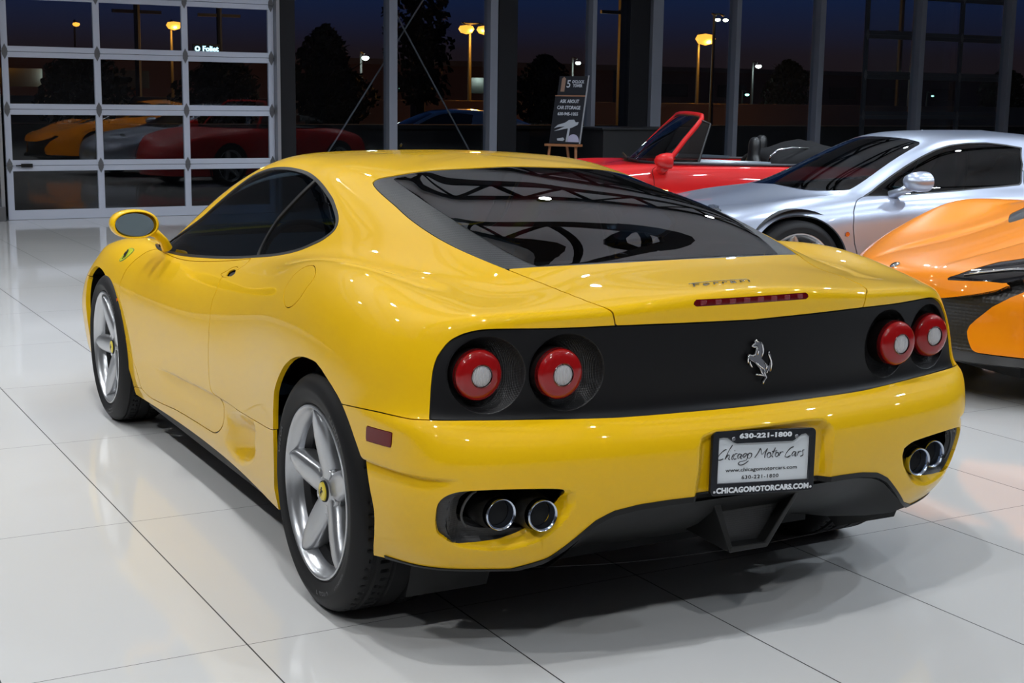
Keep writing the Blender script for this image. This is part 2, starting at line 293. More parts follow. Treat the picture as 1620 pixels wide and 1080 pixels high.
NET_ORANGE=[
zz(.11,[(3.70,0),(3.64,.36),(3.46,.70),(3.12,.92),(2.67,.94),(2.25,.92),(1.8,.90),(1.3,.90),(.9,.92),(.4,.94),(0,.95),(-.35,.93),(-.62,.78),(-.72,.4),(-.74,0)]),
zz(.20,[(3.66,0),(3.61,.36),(3.43,.69),(3.12,.91),(2.67,.945),(2.25,.925),(1.8,.905),(1.3,.905),(.9,.925),(.4,.945),(0,.955),(-.35,.94),(-.66,.80),(-.77,.4),(-.79,0)]),
zz(.34,[(3.66,0),(3.60,.36),(3.42,.68),(3.12,.90),(2.67,.95),(2.25,.925),(1.8,.905),(1.3,.905),(.9,.925),(.4,.945),(0,.955),(-.35,.94),(-.68,.81),(-.79,.4),(-.81,0)]),
zz(.47,[(3.69,0,.46),(3.62,.36,.46),(3.42,.67,.47),(3.12,.88,.50),(2.67,.94,.52),(2.25,.92,.50),(1.8,.90,.5),(1.3,.90,.5),(.9,.92,.5),(.4,.945,.52),(0,.955,.54),(-.35,.94,.54),(-.68,.81,.54),(-.79,.4,.54),(-.81,0,.54)]),
zz(.6,[(3.66,0,.545),(3.58,.35,.555),(3.34,.62,.59),(3.05,.80,.66),(2.67,.88,.72),(2.25,.87,.68),(1.8,.86,.64),(1.3,.86,.64),(.9,.88,.66),(.4,.92,.72),(0,.93,.76),(-.35,.91,.76),(-.68,.78,.74),(-.79,.4,.74),(-.80,0,.74)]),
zz(.75,[(3.52,0,.60),(3.44,.33,.61),(3.20,.56,.66),(2.98,.69,.735),(2.67,.77,.81),(2.30,.79,.79),(1.8,.79,.76),(1.3,.79,.76),(.9,.80,.80),(.4,.83,.86),(0,.83,.90),(-.35,.80,.88),(-.66,.68,.84),(-.76,.35,.84),(-.78,0,.84)]),
zz(.8,[(3.05,0,.70),(3.02,.28,.70),(2.92,.45,.72),(2.78,.56,.76),(2.55,.63,.80),(2.25,.68,.80),(1.8,.70,.80),(1.3,.71,.82),(.9,.70,.86),(.4,.68,.92),(0,.64,.94),(-.3,.58,.92),(-.52,.48,.88),(-.6,.26,.88),(-.62,0,.88)]),
zz(.8,[(2.60,0,.78),(2.58,.25,.78),(2.52,.42,.78),(2.42,.53,.79),(2.26,.60,.80),(2.1,.64,.81),(1.8,.65,.83),(1.3,.64,.87),(.9,.62,.91),(.4,.58,.94),(.1,.52,.95),(-.1,.45,.93),(-.24,.36,.92),(-.3,.2,.92),(-.32,0,.92)]),
zz(1.,[(1.95,0,1.03),(1.93,.22,1.02),(1.88,.38,1.01),(1.82,.47,1.0),(1.74,.52,1.0),(1.6,.54,1.01),(1.4,.54,1.02),(1.15,.53,1.03),(.9,.51,1.03),(.6,.47,1.02),(.4,.42,1.01),(.28,.35,1.01),(.2,.27,1.01),(.16,.15,1.01),(.15,0,1.01)]),
zz(1.15,[(1.40,0,1.165),(1.39,.15,1.16),(1.37,.26,1.155),(1.33,.33,1.15),(1.28,.36,1.15),(1.2,.37,1.15),(1.1,.37,1.15),(1.0,.36,1.148),(.9,.35,1.145),(.8,.32,1.14),(.72,.28,1.135),(.68,.23,1.133),(.66,.17,1.132),(.65,.1,1.132),(.64,0,1.132)]),
[(1.2-.02*i,0,1.195) for i in range(15)]]
NET_ORANGE=[[(x,y,z+(.10 if i==0 else .08 if i==1 else .05)+(.025 if (i>=5 and x<2.9) else 0)) for x,y,z in r] for i,r in enumerate(NET_ORANGE)]
def _warp(net,i,dx,dz,x0=-.1,x1=1.5):
    net[i]=[(x+dx*min(1,max(0,(x-x0)/(x1-x0))),y,z+dz) for x,y,z in net[i]]
_warp(NET_SILVER,7,.13,-.012,.4,2.2); _warp(NET_SILVER,8,.27,-.035,-.1,1.5); _warp(NET_SILVER,9,.40,-.045,.1,1.0); _warp(NET_SILVER,10,.32,-.043,.4,.9); _warp(NET_SILVER,11,.2,-.043,.4,.6)
for _i in (5,6): NET_SILVER[_i]=[(x,y,z+(-.012 if x<2.3 else .0)) for x,y,z in NET_SILVER[_i]]
# feature curves on the yellow coupe body, as (ring, station) coordinates
FE={
'dlo':[(9.503,6.058),(9.614,6.194),(10.207,6.317),(10.749,6.432),(11.063,6.656),(11.294,7.042),(11.363,7.392),(11.38,7.712),(11.389,7.998),(11.403,8.195),(11.431,8.377),(11.476,8.558),(11.518,8.737),(11.53,8.907),(11.55,9.078),(11.602,9.25),(11.675,9.419),(11.762,9.577),(11.864,9.722),(11.978,9.841),(12.086,9.954),(12.166,10.056),(12.246,10.152),(12.332,10.232),(12.421,10.307),(12.511,10.38),(12.606,10.439),(12.703,10.47),(12.805,10.475),(12.922,10.445),(13.039,10.377),(13.151,10.268),(13.257,10.128),(13.359,9.979),(13.452,9.809),(13.528,9.623),(13.598,9.418),(13.678,9.163),(13.753,8.88),(13.823,8.564),(13.885,8.217),(13.937,7.862),(13.98,7.494),(14.004,7.149),(14.013,6.868),(14.012,6.651),(14.003,6.461),(13.987,6.283),(13.963,6.111),(13.926,5.93),(13.883,5.755),(13.837,5.633),(13.787,5.53),(13.721,5.427),(13.651,5.355),(13.584,5.337),(13.512,5.348),(13.393,5.382),(13.269,5.417),(13.158,5.453),(13.052,5.483),(12.953,5.499),(12.857,5.509),(12.765,5.531),(12.676,5.531),(12.601,5.474),(12.526,5.389),(12.453,5.309),(12.374,5.21),(12.288,5.073),(12.183,4.886),(12.057,4.677),(11.293,5.033)],
'bpil':[(13.688,8.374),(12.908,8.375),(11.684,8.713)],
'rglass':[(11.958,15.514),(12.054,15.234),(12.142,14.968),(12.227,14.721),(12.309,14.49),(12.386,14.283),(12.466,14.089),(12.556,13.899),(12.649,13.722),(12.725,13.588),(12.803,13.458),(12.883,13.326),(12.971,13.186),(13.079,13.014),(13.197,12.828),(13.318,12.655),(13.451,12.462),(13.609,12.205),(13.772,11.934),(13.897,11.714),(14.008,11.51),(14.083,11.376),(14.154,11.265),(14.204,11.205),(14.252,11.173),(14.303,11.192),(14.351,11.246),(14.415,11.358),(14.471,11.505),(14.521,11.727),(14.553,11.989),(14.576,12.329),(14.571,12.72),(14.544,13.125),(14.493,13.591),(14.382,14.409),(14.271,15.348),(14.184,16.199),(14.125,16.888),(14.101,17.239),(14.083,17.544)],
'rglassbot':[(11.958,15.514),(11.959,16.619),(11.919,17.783),(11.88,18.848),(11.873,19.688)],
'rinner':[(14.504,12.025),(14.171,12.61),(13.859,13.094),(13.624,13.505),(13.431,13.878),(13.262,14.235),(13.118,14.543),(12.989,14.81),(12.868,15.05),(12.735,15.288),(12.607,15.507),(12.488,15.719),(12.374,15.918),(12.281,16.075),(12.19,16.237),(12.092,16.431),(11.985,16.637)],
'deck':[(11.958,15.514),(11.806,15.915),(11.619,16.313),(11.377,16.731),(11.051,17.17),(10.675,17.519),(10.309,17.725),(9.868,17.85),(9.197,17.942),(8.991,17.976),(8.781,17.998),(8.453,18.016),(8.077,18.039)],
'panel':[(5.73,15.848),(6.219,15.849),(6.512,15.844),(6.717,15.833),(6.91,15.822),(7.072,15.814),(7.229,15.812),(7.361,15.819),(7.486,15.835),(7.596,15.863),(7.702,15.896),(7.822,15.93),(7.936,15.971),(8.025,16.028),(8.098,16.095),(8.164,16.167),(8.217,16.245),(8.254,16.337),(8.273,16.437),(8.271,16.552),(8.251,16.669),(8.22,16.785),(8.18,16.909),(8.118,17.153),(8.079,17.383),(8.071,17.534),(8.071,17.68),(8.075,17.845),(8.077,18.039),(8.061,18.44),(8.034,18.932),(8.014,19.456),(7.997,19.892),(7.993,19.976),(7.989,20.044)],
'panelbot':[(5.73,15.848),(5.758,16.624),(5.717,17.192),(5.622,17.596),(5.509,18.042),(5.583,18.933),(5.559,19.894),(5.537,20.044)],
'seam':[(5.298,13.267),(5.391,13.599),(5.466,13.906),(5.527,14.175),(5.575,14.433),(5.596,14.852),(5.59,15.292),(5.612,15.454),(5.641,15.587),(5.66,15.697),(5.675,15.795)],
'door':[(9.559,6.098),(9.016,6.025),(8.602,5.941),(7.798,5.823),(7.054,5.717),(6.45,5.631),(5.797,5.566),(5.331,5.559),(4.876,5.57),(4.15,5.584),(3.638,5.605),(3.245,5.654),(2.898,5.717),(2.607,5.77),(2.334,5.837),(2.039,5.955),(1.742,6.076),(1.51,6.136),(1.276,6.181),(1.06,6.197),(0.846,6.233),(0.654,6.375),(0.562,6.597),(0.692,7.019),(0.9,7.422),(0.981,7.675),(1.039,7.899),(1.084,8.096),(1.122,8.273),(1.15,8.391),(1.181,8.497),(1.199,8.568),(1.244,8.638),(1.342,8.711),(1.459,8.779),(1.604,8.844),(1.748,8.896),(1.877,8.931),(2.003,8.953),(2.21,8.972),(2.39,8.961),(2.478,8.919),(2.538,8.853),(2.561,8.746),(2.6,8.648),(2.759,8.605),(2.968,8.594),(3.168,8.591),(3.385,8.595),(3.628,8.597),(3.908,8.601),(4.28,8.605),(4.798,8.605),(5.528,8.598),(6.128,8.584),(6.514,8.57),(6.847,8.555),(7.071,8.545),(7.285,8.54),(7.474,8.546),(7.682,8.552),(8.121,8.504),(8.654,8.448),(8.982,8.512),(9.276,8.612),(9.744,8.687),(10.311,8.719),(10.846,8.692),(11.392,8.641)],
'crease':[(2.6,8.648),(2.612,8.937),(2.643,9.543),(2.692,9.929)],
'qseam':[(2.692,9.929),(2.778,10.379),(2.861,10.871),(2.914,11.019)],
'fuel':[(9.54,11.329),(9.454,11.396),(9.349,11.459),(9.251,11.511),(9.152,11.552),(9.019,11.588),(8.888,11.606),(8.761,11.596),(8.627,11.574),(8.384,11.549),(8.149,11.506),(8.026,11.466),(7.923,11.415),(7.837,11.355),(7.779,11.286),(7.772,11.234),(7.787,11.185),(7.827,11.147),(7.883,11.114),(7.963,11.071),(8.053,11.031),(8.155,10.994),(8.262,10.963),(8.376,10.94),(8.489,10.928),(8.586,10.933),(8.686,10.945),(8.837,10.95),(8.996,10.961),(9.128,10.997),(9.249,11.04),(9.351,11.068),(9.438,11.102),(9.495,11.148),(9.531,11.203),(9.556,11.263)],
'handle':[(8.978,8.333),(8.83,8.389),(8.731,8.472),(8.756,8.588),(8.905,8.678),(9.219,8.69),(9.631,8.663),(9.881,8.637),(10.076,8.6),(10.07,8.534),(9.886,8.475),(9.566,8.446),(9.254,8.418),(9.107,8.361)],
'handlehole':[(8.878,8.506),(9.44,8.467),(9.795,8.597),(9.172,8.699),(8.892,8.65)],
'rarch':[(1.167,10.846),(1.851,10.911),(2.395,10.943),(2.892,10.97),(3.419,11.003),(3.962,11.051),(4.265,11.092),(4.614,11.142),(4.993,11.197),(5.377,11.259),(5.707,11.318),(5.959,11.386),(6.15,11.471),(6.296,11.566),(6.392,11.654),(6.465,11.745),(6.516,11.836),(6.549,11.928),(6.565,12.022),(6.569,12.117),(6.57,12.214),(6.552,12.313),(6.433,12.49),(6.26,12.675),(6.054,12.872),(5.79,13.057),(5.569,13.164),(5.306,13.26),(4.894,13.385),(4.476,13.496),(4.129,13.588),(3.837,13.682),(3.423,13.849),(3.035,13.991),(2.768,14.054),(2.517,14.095),(2.276,14.132),(2.024,14.145),(1.8,14.121),(1.564,14.079),(1.355,14.036),(1.115,13.983),(0.655,13.871),(0.104,13.761)],
'farch':[(5.006,4.054),(5.321,4.089),(5.64,4.136),(5.959,4.219),(6.149,4.35),(6.152,4.547),(6.065,4.72),(5.905,4.844),(5.65,4.946),(5.2,5.061),(4.711,5.159),(4.183,5.261),(3.757,5.348),(3.241,5.451),(2.77,5.538),(2.462,5.59),(2.167,5.64),(1.857,5.704),(1.541,5.773),(1.288,5.828),(1.012,5.871),(0.679,5.883),(0.272,5.873)],
'exh':[(2.086,15.689),(2.187,15.705),(2.286,15.727),(2.387,15.749),(2.484,15.777),(2.562,15.811),(2.632,15.852),(2.686,15.894),(2.733,15.942),(2.788,16.01),(2.835,16.083),(2.874,16.166),(2.902,16.255),(2.925,16.406),(2.933,16.56),(2.935,16.718),(2.93,16.867),(2.923,17.003),(2.91,17.132),(2.891,17.274),(2.865,17.388),(2.857,17.415),(2.84,17.435),(2.81,17.448),(2.772,17.459),(2.725,17.466),(2.676,17.468),(2.631,17.466),(2.583,17.461),(2.503,17.447),(2.417,17.428),(2.326,17.404),(2.235,17.375),(2.131,17.338),(2.032,17.295),(1.944,17.242),(1.863,17.184),(1.788,17.125),(1.72,17.064),(1.665,17.005),(1.617,16.942),(1.563,16.859),(1.519,16.765),(1.495,16.644),(1.483,16.516),(1.477,16.41),(1.477,16.304),(1.476,16.206),(1.483,16.107),(1.501,16.012),(1.537,15.923),(1.599,15.855),(1.668,15.796),(1.71,15.748),(1.757,15.71),(1.817,15.693),(1.885,15.687),(1.983,15.684)],
'exin':[(2.894,16.533),(2.828,16.472),(2.74,16.422),(2.629,16.368),(2.505,16.322),(2.384,16.288),(2.262,16.27),(2.156,16.272),(2.058,16.29),(1.98,16.327),(1.916,16.376),(1.854,16.44),(1.81,16.517),(1.785,16.668),(1.779,16.827),(1.747,16.989),(1.757,17.127),(1.831,17.193),(1.936,17.25),(2.08,17.316),(2.235,17.375),(2.369,17.419),(2.507,17.45),(2.649,17.464),(2.772,17.459),(2.826,17.431),(2.857,17.388),(2.887,17.272),(2.894,17.132),(2.908,17.004),(2.914,16.867),(2.926,16.695)],
'exout':[(2.086,15.689),(2.286,15.727),(2.484,15.777),(2.632,15.852),(2.733,15.942),(2.835,16.083),(2.902,16.255),(2.933,16.56),(2.93,16.867),(2.91,17.132),(2.881,17.388),(2.839,17.481),(2.74,17.54),(2.517,17.555),(2.221,17.517),(1.901,17.414),(1.611,17.282),(1.397,17.114),(1.241,16.876),(1.206,16.588),(1.287,16.248),(1.41,15.916),(1.604,15.742),(1.829,15.677)],
'marker':[(4.527,14.098),(4.566,14.777),(3.886,14.707),(3.847,14.06)],
'badge':[(8.101,5.359),(8.171,5.389),(8.208,5.432),(8.224,5.489),(8.2,5.538),(8.147,5.552),(8.072,5.556),(7.846,5.552),(7.606,5.532),(7.431,5.511),(7.274,5.482),(7.149,5.447),(7.047,5.407),(6.993,5.378),(6.967,5.349),(6.98,5.331),(7.014,5.317),(7.164,5.325),(7.359,5.345),(7.541,5.353),(7.727,5.359),(7.927,5.354)],
'scoop':[(2.408,9.043),(2.216,9.017),(1.983,9.032),(1.671,8.928),(1.33,8.845),(0.902,8.915),(0.518,9.074),(0.407,9.253),(0.608,9.501),(1.064,9.783),(1.454,10.021),(1.804,10.122),(2.115,10.136),(2.508,10.197),(2.766,10.104),(2.664,9.527)],
'swage':[(2.18,6.872),(2.278,7.312),(2.345,7.801),(2.45,8.252)],
'bcrease':[(3.231,13.67),(3.211,14.39),(3.245,15.012),(3.287,15.741)],
}
FE.update({'silver_dlo':[(5.79,5.26),(5.85,5.35),(5.83,5.73),(5.92,6.2),(6.21,6.61),(6.7,7.44),(6.9,8.12),(7.83,8.2),(8.62,8.08),(8.79,7.52),(8.92,6.86),(8.91,6.2),(8.8,5.57),(8.57,5.23),(8.29,5.07),(7.95,4.98),(7.57,4.98),(7.21,5.06),(6.81,5.19)],'silver_ws':[(6.77,2.55),(6.75,3.27),(6.77,3.77),(6.87,4.04),(7.24,3.84),(7.52,3.7),(7.77,3.6),(8.01,3.54),(8.27,3.45),(8.53,3.45),(8.78,3.49),(8.89,2.95),(8.89,1.61)],'silver_seam':[(5.79,5.26),(5.47,5.24),(4.74,5.17),(4.07,5.06),(3.23,5.02),(2.39,5.05),(1.87,5.11)],'silver_hl':[(5.24,1.03),(5.35,0.88),(5.4,0.99),(5.29,1.44),(4.89,2.05),(4.55,2.25),(4.45,2.16),(4.6,1.95),(4.93,1.57)],'silver_ind':[(3.04,4.91)],'orange_vent':[(6.59,27.08),(6.85,26.53),(6.98,26.53)],'orange_hl':[(3.79,1.04),(3.9,1.06),(4.05,1.15),(4.47,1.3),(4.86,1.47),(4.95,1.79),(4.96,1.98)],'orange_hlb':[(3.73,1.05),(3.71,1.33),(3.7,1.57),(3.6,1.82)],'orange_blade':[(3.57,0.91),(3.6,1.09),(3.61,1.34),(3.63,1.58),(3.56,1.75),(3.46,1.8),(3.39,1.79),(3.26,1.62),(3.1,1.38),(2.93,1.1),(2.85,0.95)],'orange_lower':[(3.09,1.94),(2.72,1.72),(2.19,1.51),(1.91,1.42),(1.66,1.39),(1.37,1.41),(0.96,1.47),(0.71,1.53)],'orange_crease':[(4.39,27.34),(4.94,27.23),(5.3,27.14),(5.67,27.08),(6.09,27.1),(6.39,27.25),(6.52,27.59),(6.55,27.89)],'orange_sw':[(3.76,1.95),(3.27,1.93),(3.26,2.07)]})
SCRIPT=[[(-0.1134,0.0346),(-0.117,0.0344),(-0.1282,0.0272),(-0.1374,0.016),(-0.1379,0.0096),(-0.132,0.0084),(-0.1222,0.0113)],[(-0.0959,0.0455),(-0.1051,0.0328),(-0.1164,0.0097)],[(-0.1137,0.0134),(-0.1067,0.0204),(-0.1025,0.0193),(-0.1055,0.0105),(-0.1021,0.0081)],[(-0.0914,0.0222),(-0.0965,0.0115),(-0.0941,0.0082)],[(-0.089,0.0304),(-0.0879,0.0313)],[(-0.0793,0.0229),(-0.0854,0.0225),(-0.0907,0.015),(-0.0894,0.0093),(-0.0826,0.01)],[(-0.0673,0.0206),(-0.0746,0.0214),(-0.0787,0.0137),(-0.076,0.0099),(-0.0661,0.02),(-0.0692,0.0106),(-0.0656,0.0092)],[(-0.049,0.0206),(-0.0562,0.0224),(-0.0627,0.016),(-0.0593,0.0126),(-0.0491,0.0196),(-0.0504,0.0065),(-0.0587,0.0033),(-0.071,0.0016),(-0.0754,-0.0031),(-0.0703,-0.0067),(-0.058,-0.005),(-0.0447,0.0028)],[(-0.0379,0.0225),(-0.044,0.0222),(-0.0482,0.0144),(-0.0448,0.0089),(-0.0372,0.0132),(-0.0355,0.0202),(-0.0379,0.0225)],[(-0.0263,0.01),(-0.0156,0.0232),(-0.0096,0.0333),(-0.0071,0.0285),(-0.0048,0.0179),(0.0083,0.0289),(0.0122,0.0322),(0.0066,0.0208),(0.0046,0.0087)],[(0.0229,0.0212),(0.0153,0.0209),(0.0124,0.013),(0.0159,0.0085),(0.0236,0.0128),(0.0229,0.0212)],[(0.0374,0.0341),(0.0303,0.0204),(0.0273,0.0114),(0.031,0.01)],[(0.0268,0.0239),(0.0419,0.0254)],[(0.0467,0.0207),(0.0404,0.0204),(0.0375,0.0134),(0.0411,0.0099),(0.0477,0.0144),(0.0467,0.0207)],[(0.0531,0.0221),(0.0501,0.0121)],[(0.0516,0.0171),(0.0577,0.0223),(0.0619,0.0212)],[(0.0939,0.0341),(0.084,0.0303),(0.072,0.0181),(0.0685,0.0097),(0.0753,0.0073),(0.0857,0.0114)],[(0.1028,0.02),(0.0951,0.0208),(0.0896,0.013),(0.092,0.0097),(0.1027,0.019),(0.0997,0.0099),(0.1036,0.0095)],[(0.1106,0.0213),(0.1062,0.0102)],[(0.1085,0.0163),(0.115,0.0219),(0.1191,0.0206)],[(0.1288,0.0246),(0.1236,0.0231),(0.1246,0.0167),(0.1251,0.0114),(0.1169,0.0076)]]
HORSE=[(0.0041,0.7965),(-0.0011,0.8005),(-0.0064,0.8027),(-0.0031,0.8073),(-0.0083,0.812),(-0.0131,0.8079),(-0.0218,0.8061),(-0.0264,0.8057),(-0.0333,0.7939),(-0.0358,0.7772),(-0.034,0.7659),(-0.0303,0.7624),(-0.0435,0.7499),(-0.0517,0.7429),(-0.0567,0.7387),(-0.0582,0.7539),(-0.0535,0.767),(-0.05,0.7736),(-0.0536,0.7797),(-0.0613,0.7677),(-0.064,0.7484),(-0.065,0.7304),(-0.0599,0.7225),(-0.0557,0.7286),(-0.0483,0.7202),(-0.042,0.7195),(-0.0496,0.7099),(-0.0414,0.7016),(-0.0419,0.6926),(-0.0356,0.6932),(-0.036,0.7008),(-0.0433,0.7104),(-0.0392,0.7133),(-0.014,0.7179),(-0.0115,0.7219),(-0.0184,0.7226),(-0.0326,0.7202),(-0.0239,0.7362),(-0.0108,0.7499),(-0.006,0.7528),(0.0067,0.7588),(0.0055,0.7499),(-0.0044,0.739),(-0.0005,0.738),(0.0076,0.7462),(0.0123,0.7618),(0.0109,0.7503),(0.0149,0.7531),(0.0164,0.7659),(0.0145,0.7745),(0.0108,0.7768),(0.0075,0.774),(-0.0064,0.773),(-0.0089,0.7855),(-0.0139,0.7933),(0.0008,0.7931)]
HSTR=[[(0.0041,0.7965),(-0.0023,0.7938),(-0.0139,0.794),(-0.0118,0.7891),(-0.0091,0.7817),(-0.008,0.7729),(0.0012,0.7717)],[(0.0041,0.7965),(-0.0011,0.8005),(-0.0064,0.8027),(-0.0039,0.8073),(-0.0083,0.8114),(-0.0131,0.8079),(-0.0203,0.8049)],[(-0.0249,0.8046),(-0.0308,0.7966),(-0.0329,0.7863),(-0.0334,0.7774),(-0.0301,0.7675)],[(-0.0083,0.7678),(0.0106,0.7743),(0.0141,0.7669),(0.0145,0.7594),(0.0118,0.7516)],[(-0.0075,0.7539),(0.0084,0.7615),(0.0072,0.7525),(0.0029,0.7446),(-0.002,0.7392)],[(-0.0106,0.7524),(-0.022,0.744),(-0.0316,0.7381),(-0.0383,0.7312)],[(-0.0404,0.7489),(-0.048,0.7394),(-0.0445,0.732)],[(-0.0381,0.7338),(-0.042,0.7207),(-0.0473,0.7101),(-0.0399,0.7018),(-0.038,0.693)],[(-0.0254,0.7373),(-0.0308,0.7255),(-0.0391,0.7159),(-0.0265,0.7182),(-0.0139,0.7204)],[(-0.0605,0.7257),(-0.0627,0.7434),(-0.0606,0.7537),(-0.0561,0.763),(-0.0518,0.771),(-0.0532,0.7785)],[(-0.0532,0.7313),(-0.0482,0.7215)],[(-0.0131,0.794),(-0.0177,0.7811),(-0.0158,0.7723)]]
# ------------------------------------------------------------------ room shell
WX=12.85
fl=bpy.data.materials.new('polished_floor_tiles'); fl.use_nodes=True; n=fl.node_tree; b=n.nodes['Principled BSDF']
g=nd(fl,'ShaderNodeNewGeometry'); s=nd(fl,'ShaderNodeSeparateXYZ'); n.links.new(g.outputs['Position'],s.inputs[0])
def lines(co,o,per,wd):
    a=math_(fl,'MULTIPLY_ADD',co,1/per,-o/per+.5+100); a=math_(fl,'FRACT',a); a=math_(fl,'SUBTRACT',a,.5); a=math_(fl,'ABSOLUTE',a); return math_(fl,'LESS_THAN',a,wd/2/per)
l1=lines(s.outputs['Y'],-.028,.6112,.0042); l2=lines(s.outputs['X'],-.159,1.2140,.0026)
# per tile tone
ty=math_(fl,'FLOOR',math_(fl,'MULTIPLY_ADD',s.outputs['Y'],1/.6112,.028/.6112+100)); tx=math_(fl,'FLOOR',math_(fl,'MULTIPLY_ADD',s.outputs['X'],1/1.214,.159/1.214+100))
cmb=nd(fl,'ShaderNodeCombineXYZ'); n.links.new(tx,cmb.inputs[0]); n.links.new(ty,cmb.inputs[1])
wn=nd(fl,'ShaderNodeTexWhiteNoise'); n.links.new(cmb.outputs[0],wn.inputs['Vector'])
nz=nd(fl,'ShaderNodeTexNoise'); nz.inputs['Scale'].default_value=1.1; nz.inputs['Detail'].default_value=3; n.links.new(g.outputs['Position'],nz.inputs['Vector'])
v=math_(fl,'MULTIPLY_ADD',wn.outputs['Value'],.03,.60); v=math_(fl,'MULTIPLY_ADD',nz.outputs[0],.05,v)
cc=nd(fl,'ShaderNodeCombineColor'); n.links.new(v,cc.inputs[0]); n.links.new(math_(fl,'MULTIPLY',v,.995),cc.inputs[1]); n.links.new(math_(fl,'MULTIPLY',v,.985),cc.inputs[2])
mx=nd(fl,'ShaderNodeMix',data_type='RGBA'); n.links.new(math_(fl,'MAXIMUM',l1,l2),mx.inputs[0]); n.links.new(cc.outputs[0],mx.inputs[6]); mx.inputs[7].default_value=(.02,.02,.02,1)
n.links.new(mx.outputs[2],b.inputs['Base Color'])
rr=math_(fl,'MULTIPLY_ADD',nz.outputs[0],.04,.045); n.links.new(math_(fl,'MAXIMUM',rr,math_(fl,'MULTIPLY',math_(fl,'MAXIMUM',l1,l2),.6)),b.inputs['Roughness'])
b.inputs['IOR'].default_value=1.52
def st(o): o['kind']='structure'; return o
st(MB().box((-12,-20,-.2),(WX+.25,9,0)).build('floor',fl))
ceilm=pr('ceiling_grey',(.72,.73,.76),.9,spec=.1); wallm=pr('wall_grey',(.14,.14,.15),.8,spec=.2)
st(MB().box((-12,-20,5.9),(WX+.25,9,6.1)).build('ceiling',ceilm))
st(MB().box((-12.3,-20,-.2),(-12,9,6.1)).build('wall_back',wallm))
st(MB().box((-12,9,-.2),(WX,9.3,6.1)).build('wall_left',wallm))
st(MB().box((-12,-20.3,-.2),(WX,-20,6.1)).build('wall_right',wallm))
# window wall: header and solid part left of the garage door
st(MB().box((WX,-20,3.9),(WX+.25,9,6.1)).box((WX,-.345,0),(WX+.25,9,3.9)).build('wall_front',wallm))
st(MB().box((WX-.02,-.30,0),(WX+.0,9,.12)).build('baseboard_front',FRAME))
# black roof trusses
def truss(name,p0,p1,h,parent=None):
    p0=Vector(p0);p1=Vector(p1);mb=MB();d=(p1-p0);L_=d.length;d.normalize();nn=int(L_/1.1);side=Vector((-d.y,d.x,0))*.05
    def bar(a,b_,r):
        mb.tube([a,b_],r,4)
    up=Vector((0,0,h)); bar(p0,p1,.12); bar(p0+up,p1+up,.12)
    for i in range(nn):
        a=p0+d*L_*i/nn; b_=p0+d*L_*(i+.5)/nn+up; c=p0+d*L_*(i+1)/nn; bar(a,b_,.06); bar(b_,c,.06)
    o=mb.build(name,STEEL); return o
for i,x in enumerate((-9,-5.5,-2,1.5,5,8.5,11.8)):
    tag(truss('roof_truss',(x,-19.9,5.0),(x,8.9,5.0),.7),'black steel roof truss spanning the hall under the ceiling','truss','parallel roof trusses')
tag(truss('roof_girder',(-11.9,-1.2,4.95),(12.7,-1.2,4.95),.8),'black steel girder running lengthwise under the ceiling','girder')
# ------------------------------------------------------------------ glazed sectional garage door
def garage(name,fn,ys,zs,flip=1,lab=None,big=True):
    """fn(u,d,z) -> world; u across, d depth into the wall"""
    root=empty(name,(0,0,0)); tag(root,lab,'garage door',kind='structure')
    fr=MB(); W_=.045
    def bx(u0,u1,z0,z1,d0,d1):
        c=[fn(u,d,z) for u in (u0,u1) for d in (d0,d1) for z in (z0,z1)]
        fr.add(c,[(0,1,3,2),(4,6,7,5),(0,4,5,1),(2,3,7,6),(0,2,6,4),(1,5,7,3)])
    for i in range(len(zs)-1):            # each section has its own top and bottom rail
        a,b_=zs[i],zs[i+1]
        bx(ys[0],ys[-1],a+.002,a+(.107 if i==0 else .06),.0,.045); bx(ys[0],ys[-1],b_-.06,b_-.002,.0,.045)
        for k,u in enumerate(ys):
            w0,w1=(0,.07) if k==0 else ((-.07,0) if k==len(ys)-1 else (-.036,.036))
            bx(u+w0,u+w1,a+.05,b_-.05,.001,.046)
    fr.build('door_frame',FRAME,root,bevel=.004)
    gl=MB(); a=[fn(ys[0]+.03,.025,zs[0]+.03),fn(ys[-1]-.03,.025,zs[0]+.03),fn(ys[-1]-.03,.025,zs[-1]-.02),fn(ys[0]+.03,.025,zs[-1]-.02)]
    gl.add(a,[(0,1,2,3)]).build('glazing',PANE,root,recalc=False)
    for z in zs[1:-1]:
        for k,u in enumerate(ys):
            uu=u+(.035 if k==0 else -.035 if k==len(ys)-1 else 0)
            h=MB(); pts=[(0,.085),(.028,.03),(.028,-.03),(0,-.085),(-.028,-.03),(-.028,.03)]
            h.prism([(p[0]+uu,p[1]+z) for p in pts],-.006,0,lambda q,r,d:fn(q,d,r))
            h.prism([(uu-.03,z-.009),(uu+.03,z-.009),(uu+.03,z+.009),(uu-.03,z+.009)],-.016,-.006,lambda q,r,d:fn(q,d,r))
            h.build('hinge',pr('zinc_steel',(.16,.165,.175),.42,.7),root)
    return root
zs=[0,.597,1.213,1.832,2.45,3.07,3.69]
d1=garage('door_1',lambda u,d,z:(WX+d,-u,z),[.465,1.49,2.49,3.56],zs,lab='white glazed sectional garage door left of the window wall')
tr=MB()
for u in (.40,3.58): tr.box((WX-.10,-u-.02,0),(WX,-u+.02,3.9))
tr.tube([(WX-.06,-.36,.05),(WX-.06,-.36,3.8)],.02,8)
tr.build('door_track',pr('galvanised',(.36,.37,.39),.4,.8),d1)
ob=MB().box((WX-.03,-.62,.58),(WX-.005,-.74,.62)); ob.tube([(WX-.03,-.70,.60),(WX-.03,-.56,.60)],.008,6); ob.build('latch_handle',DARK,d1)
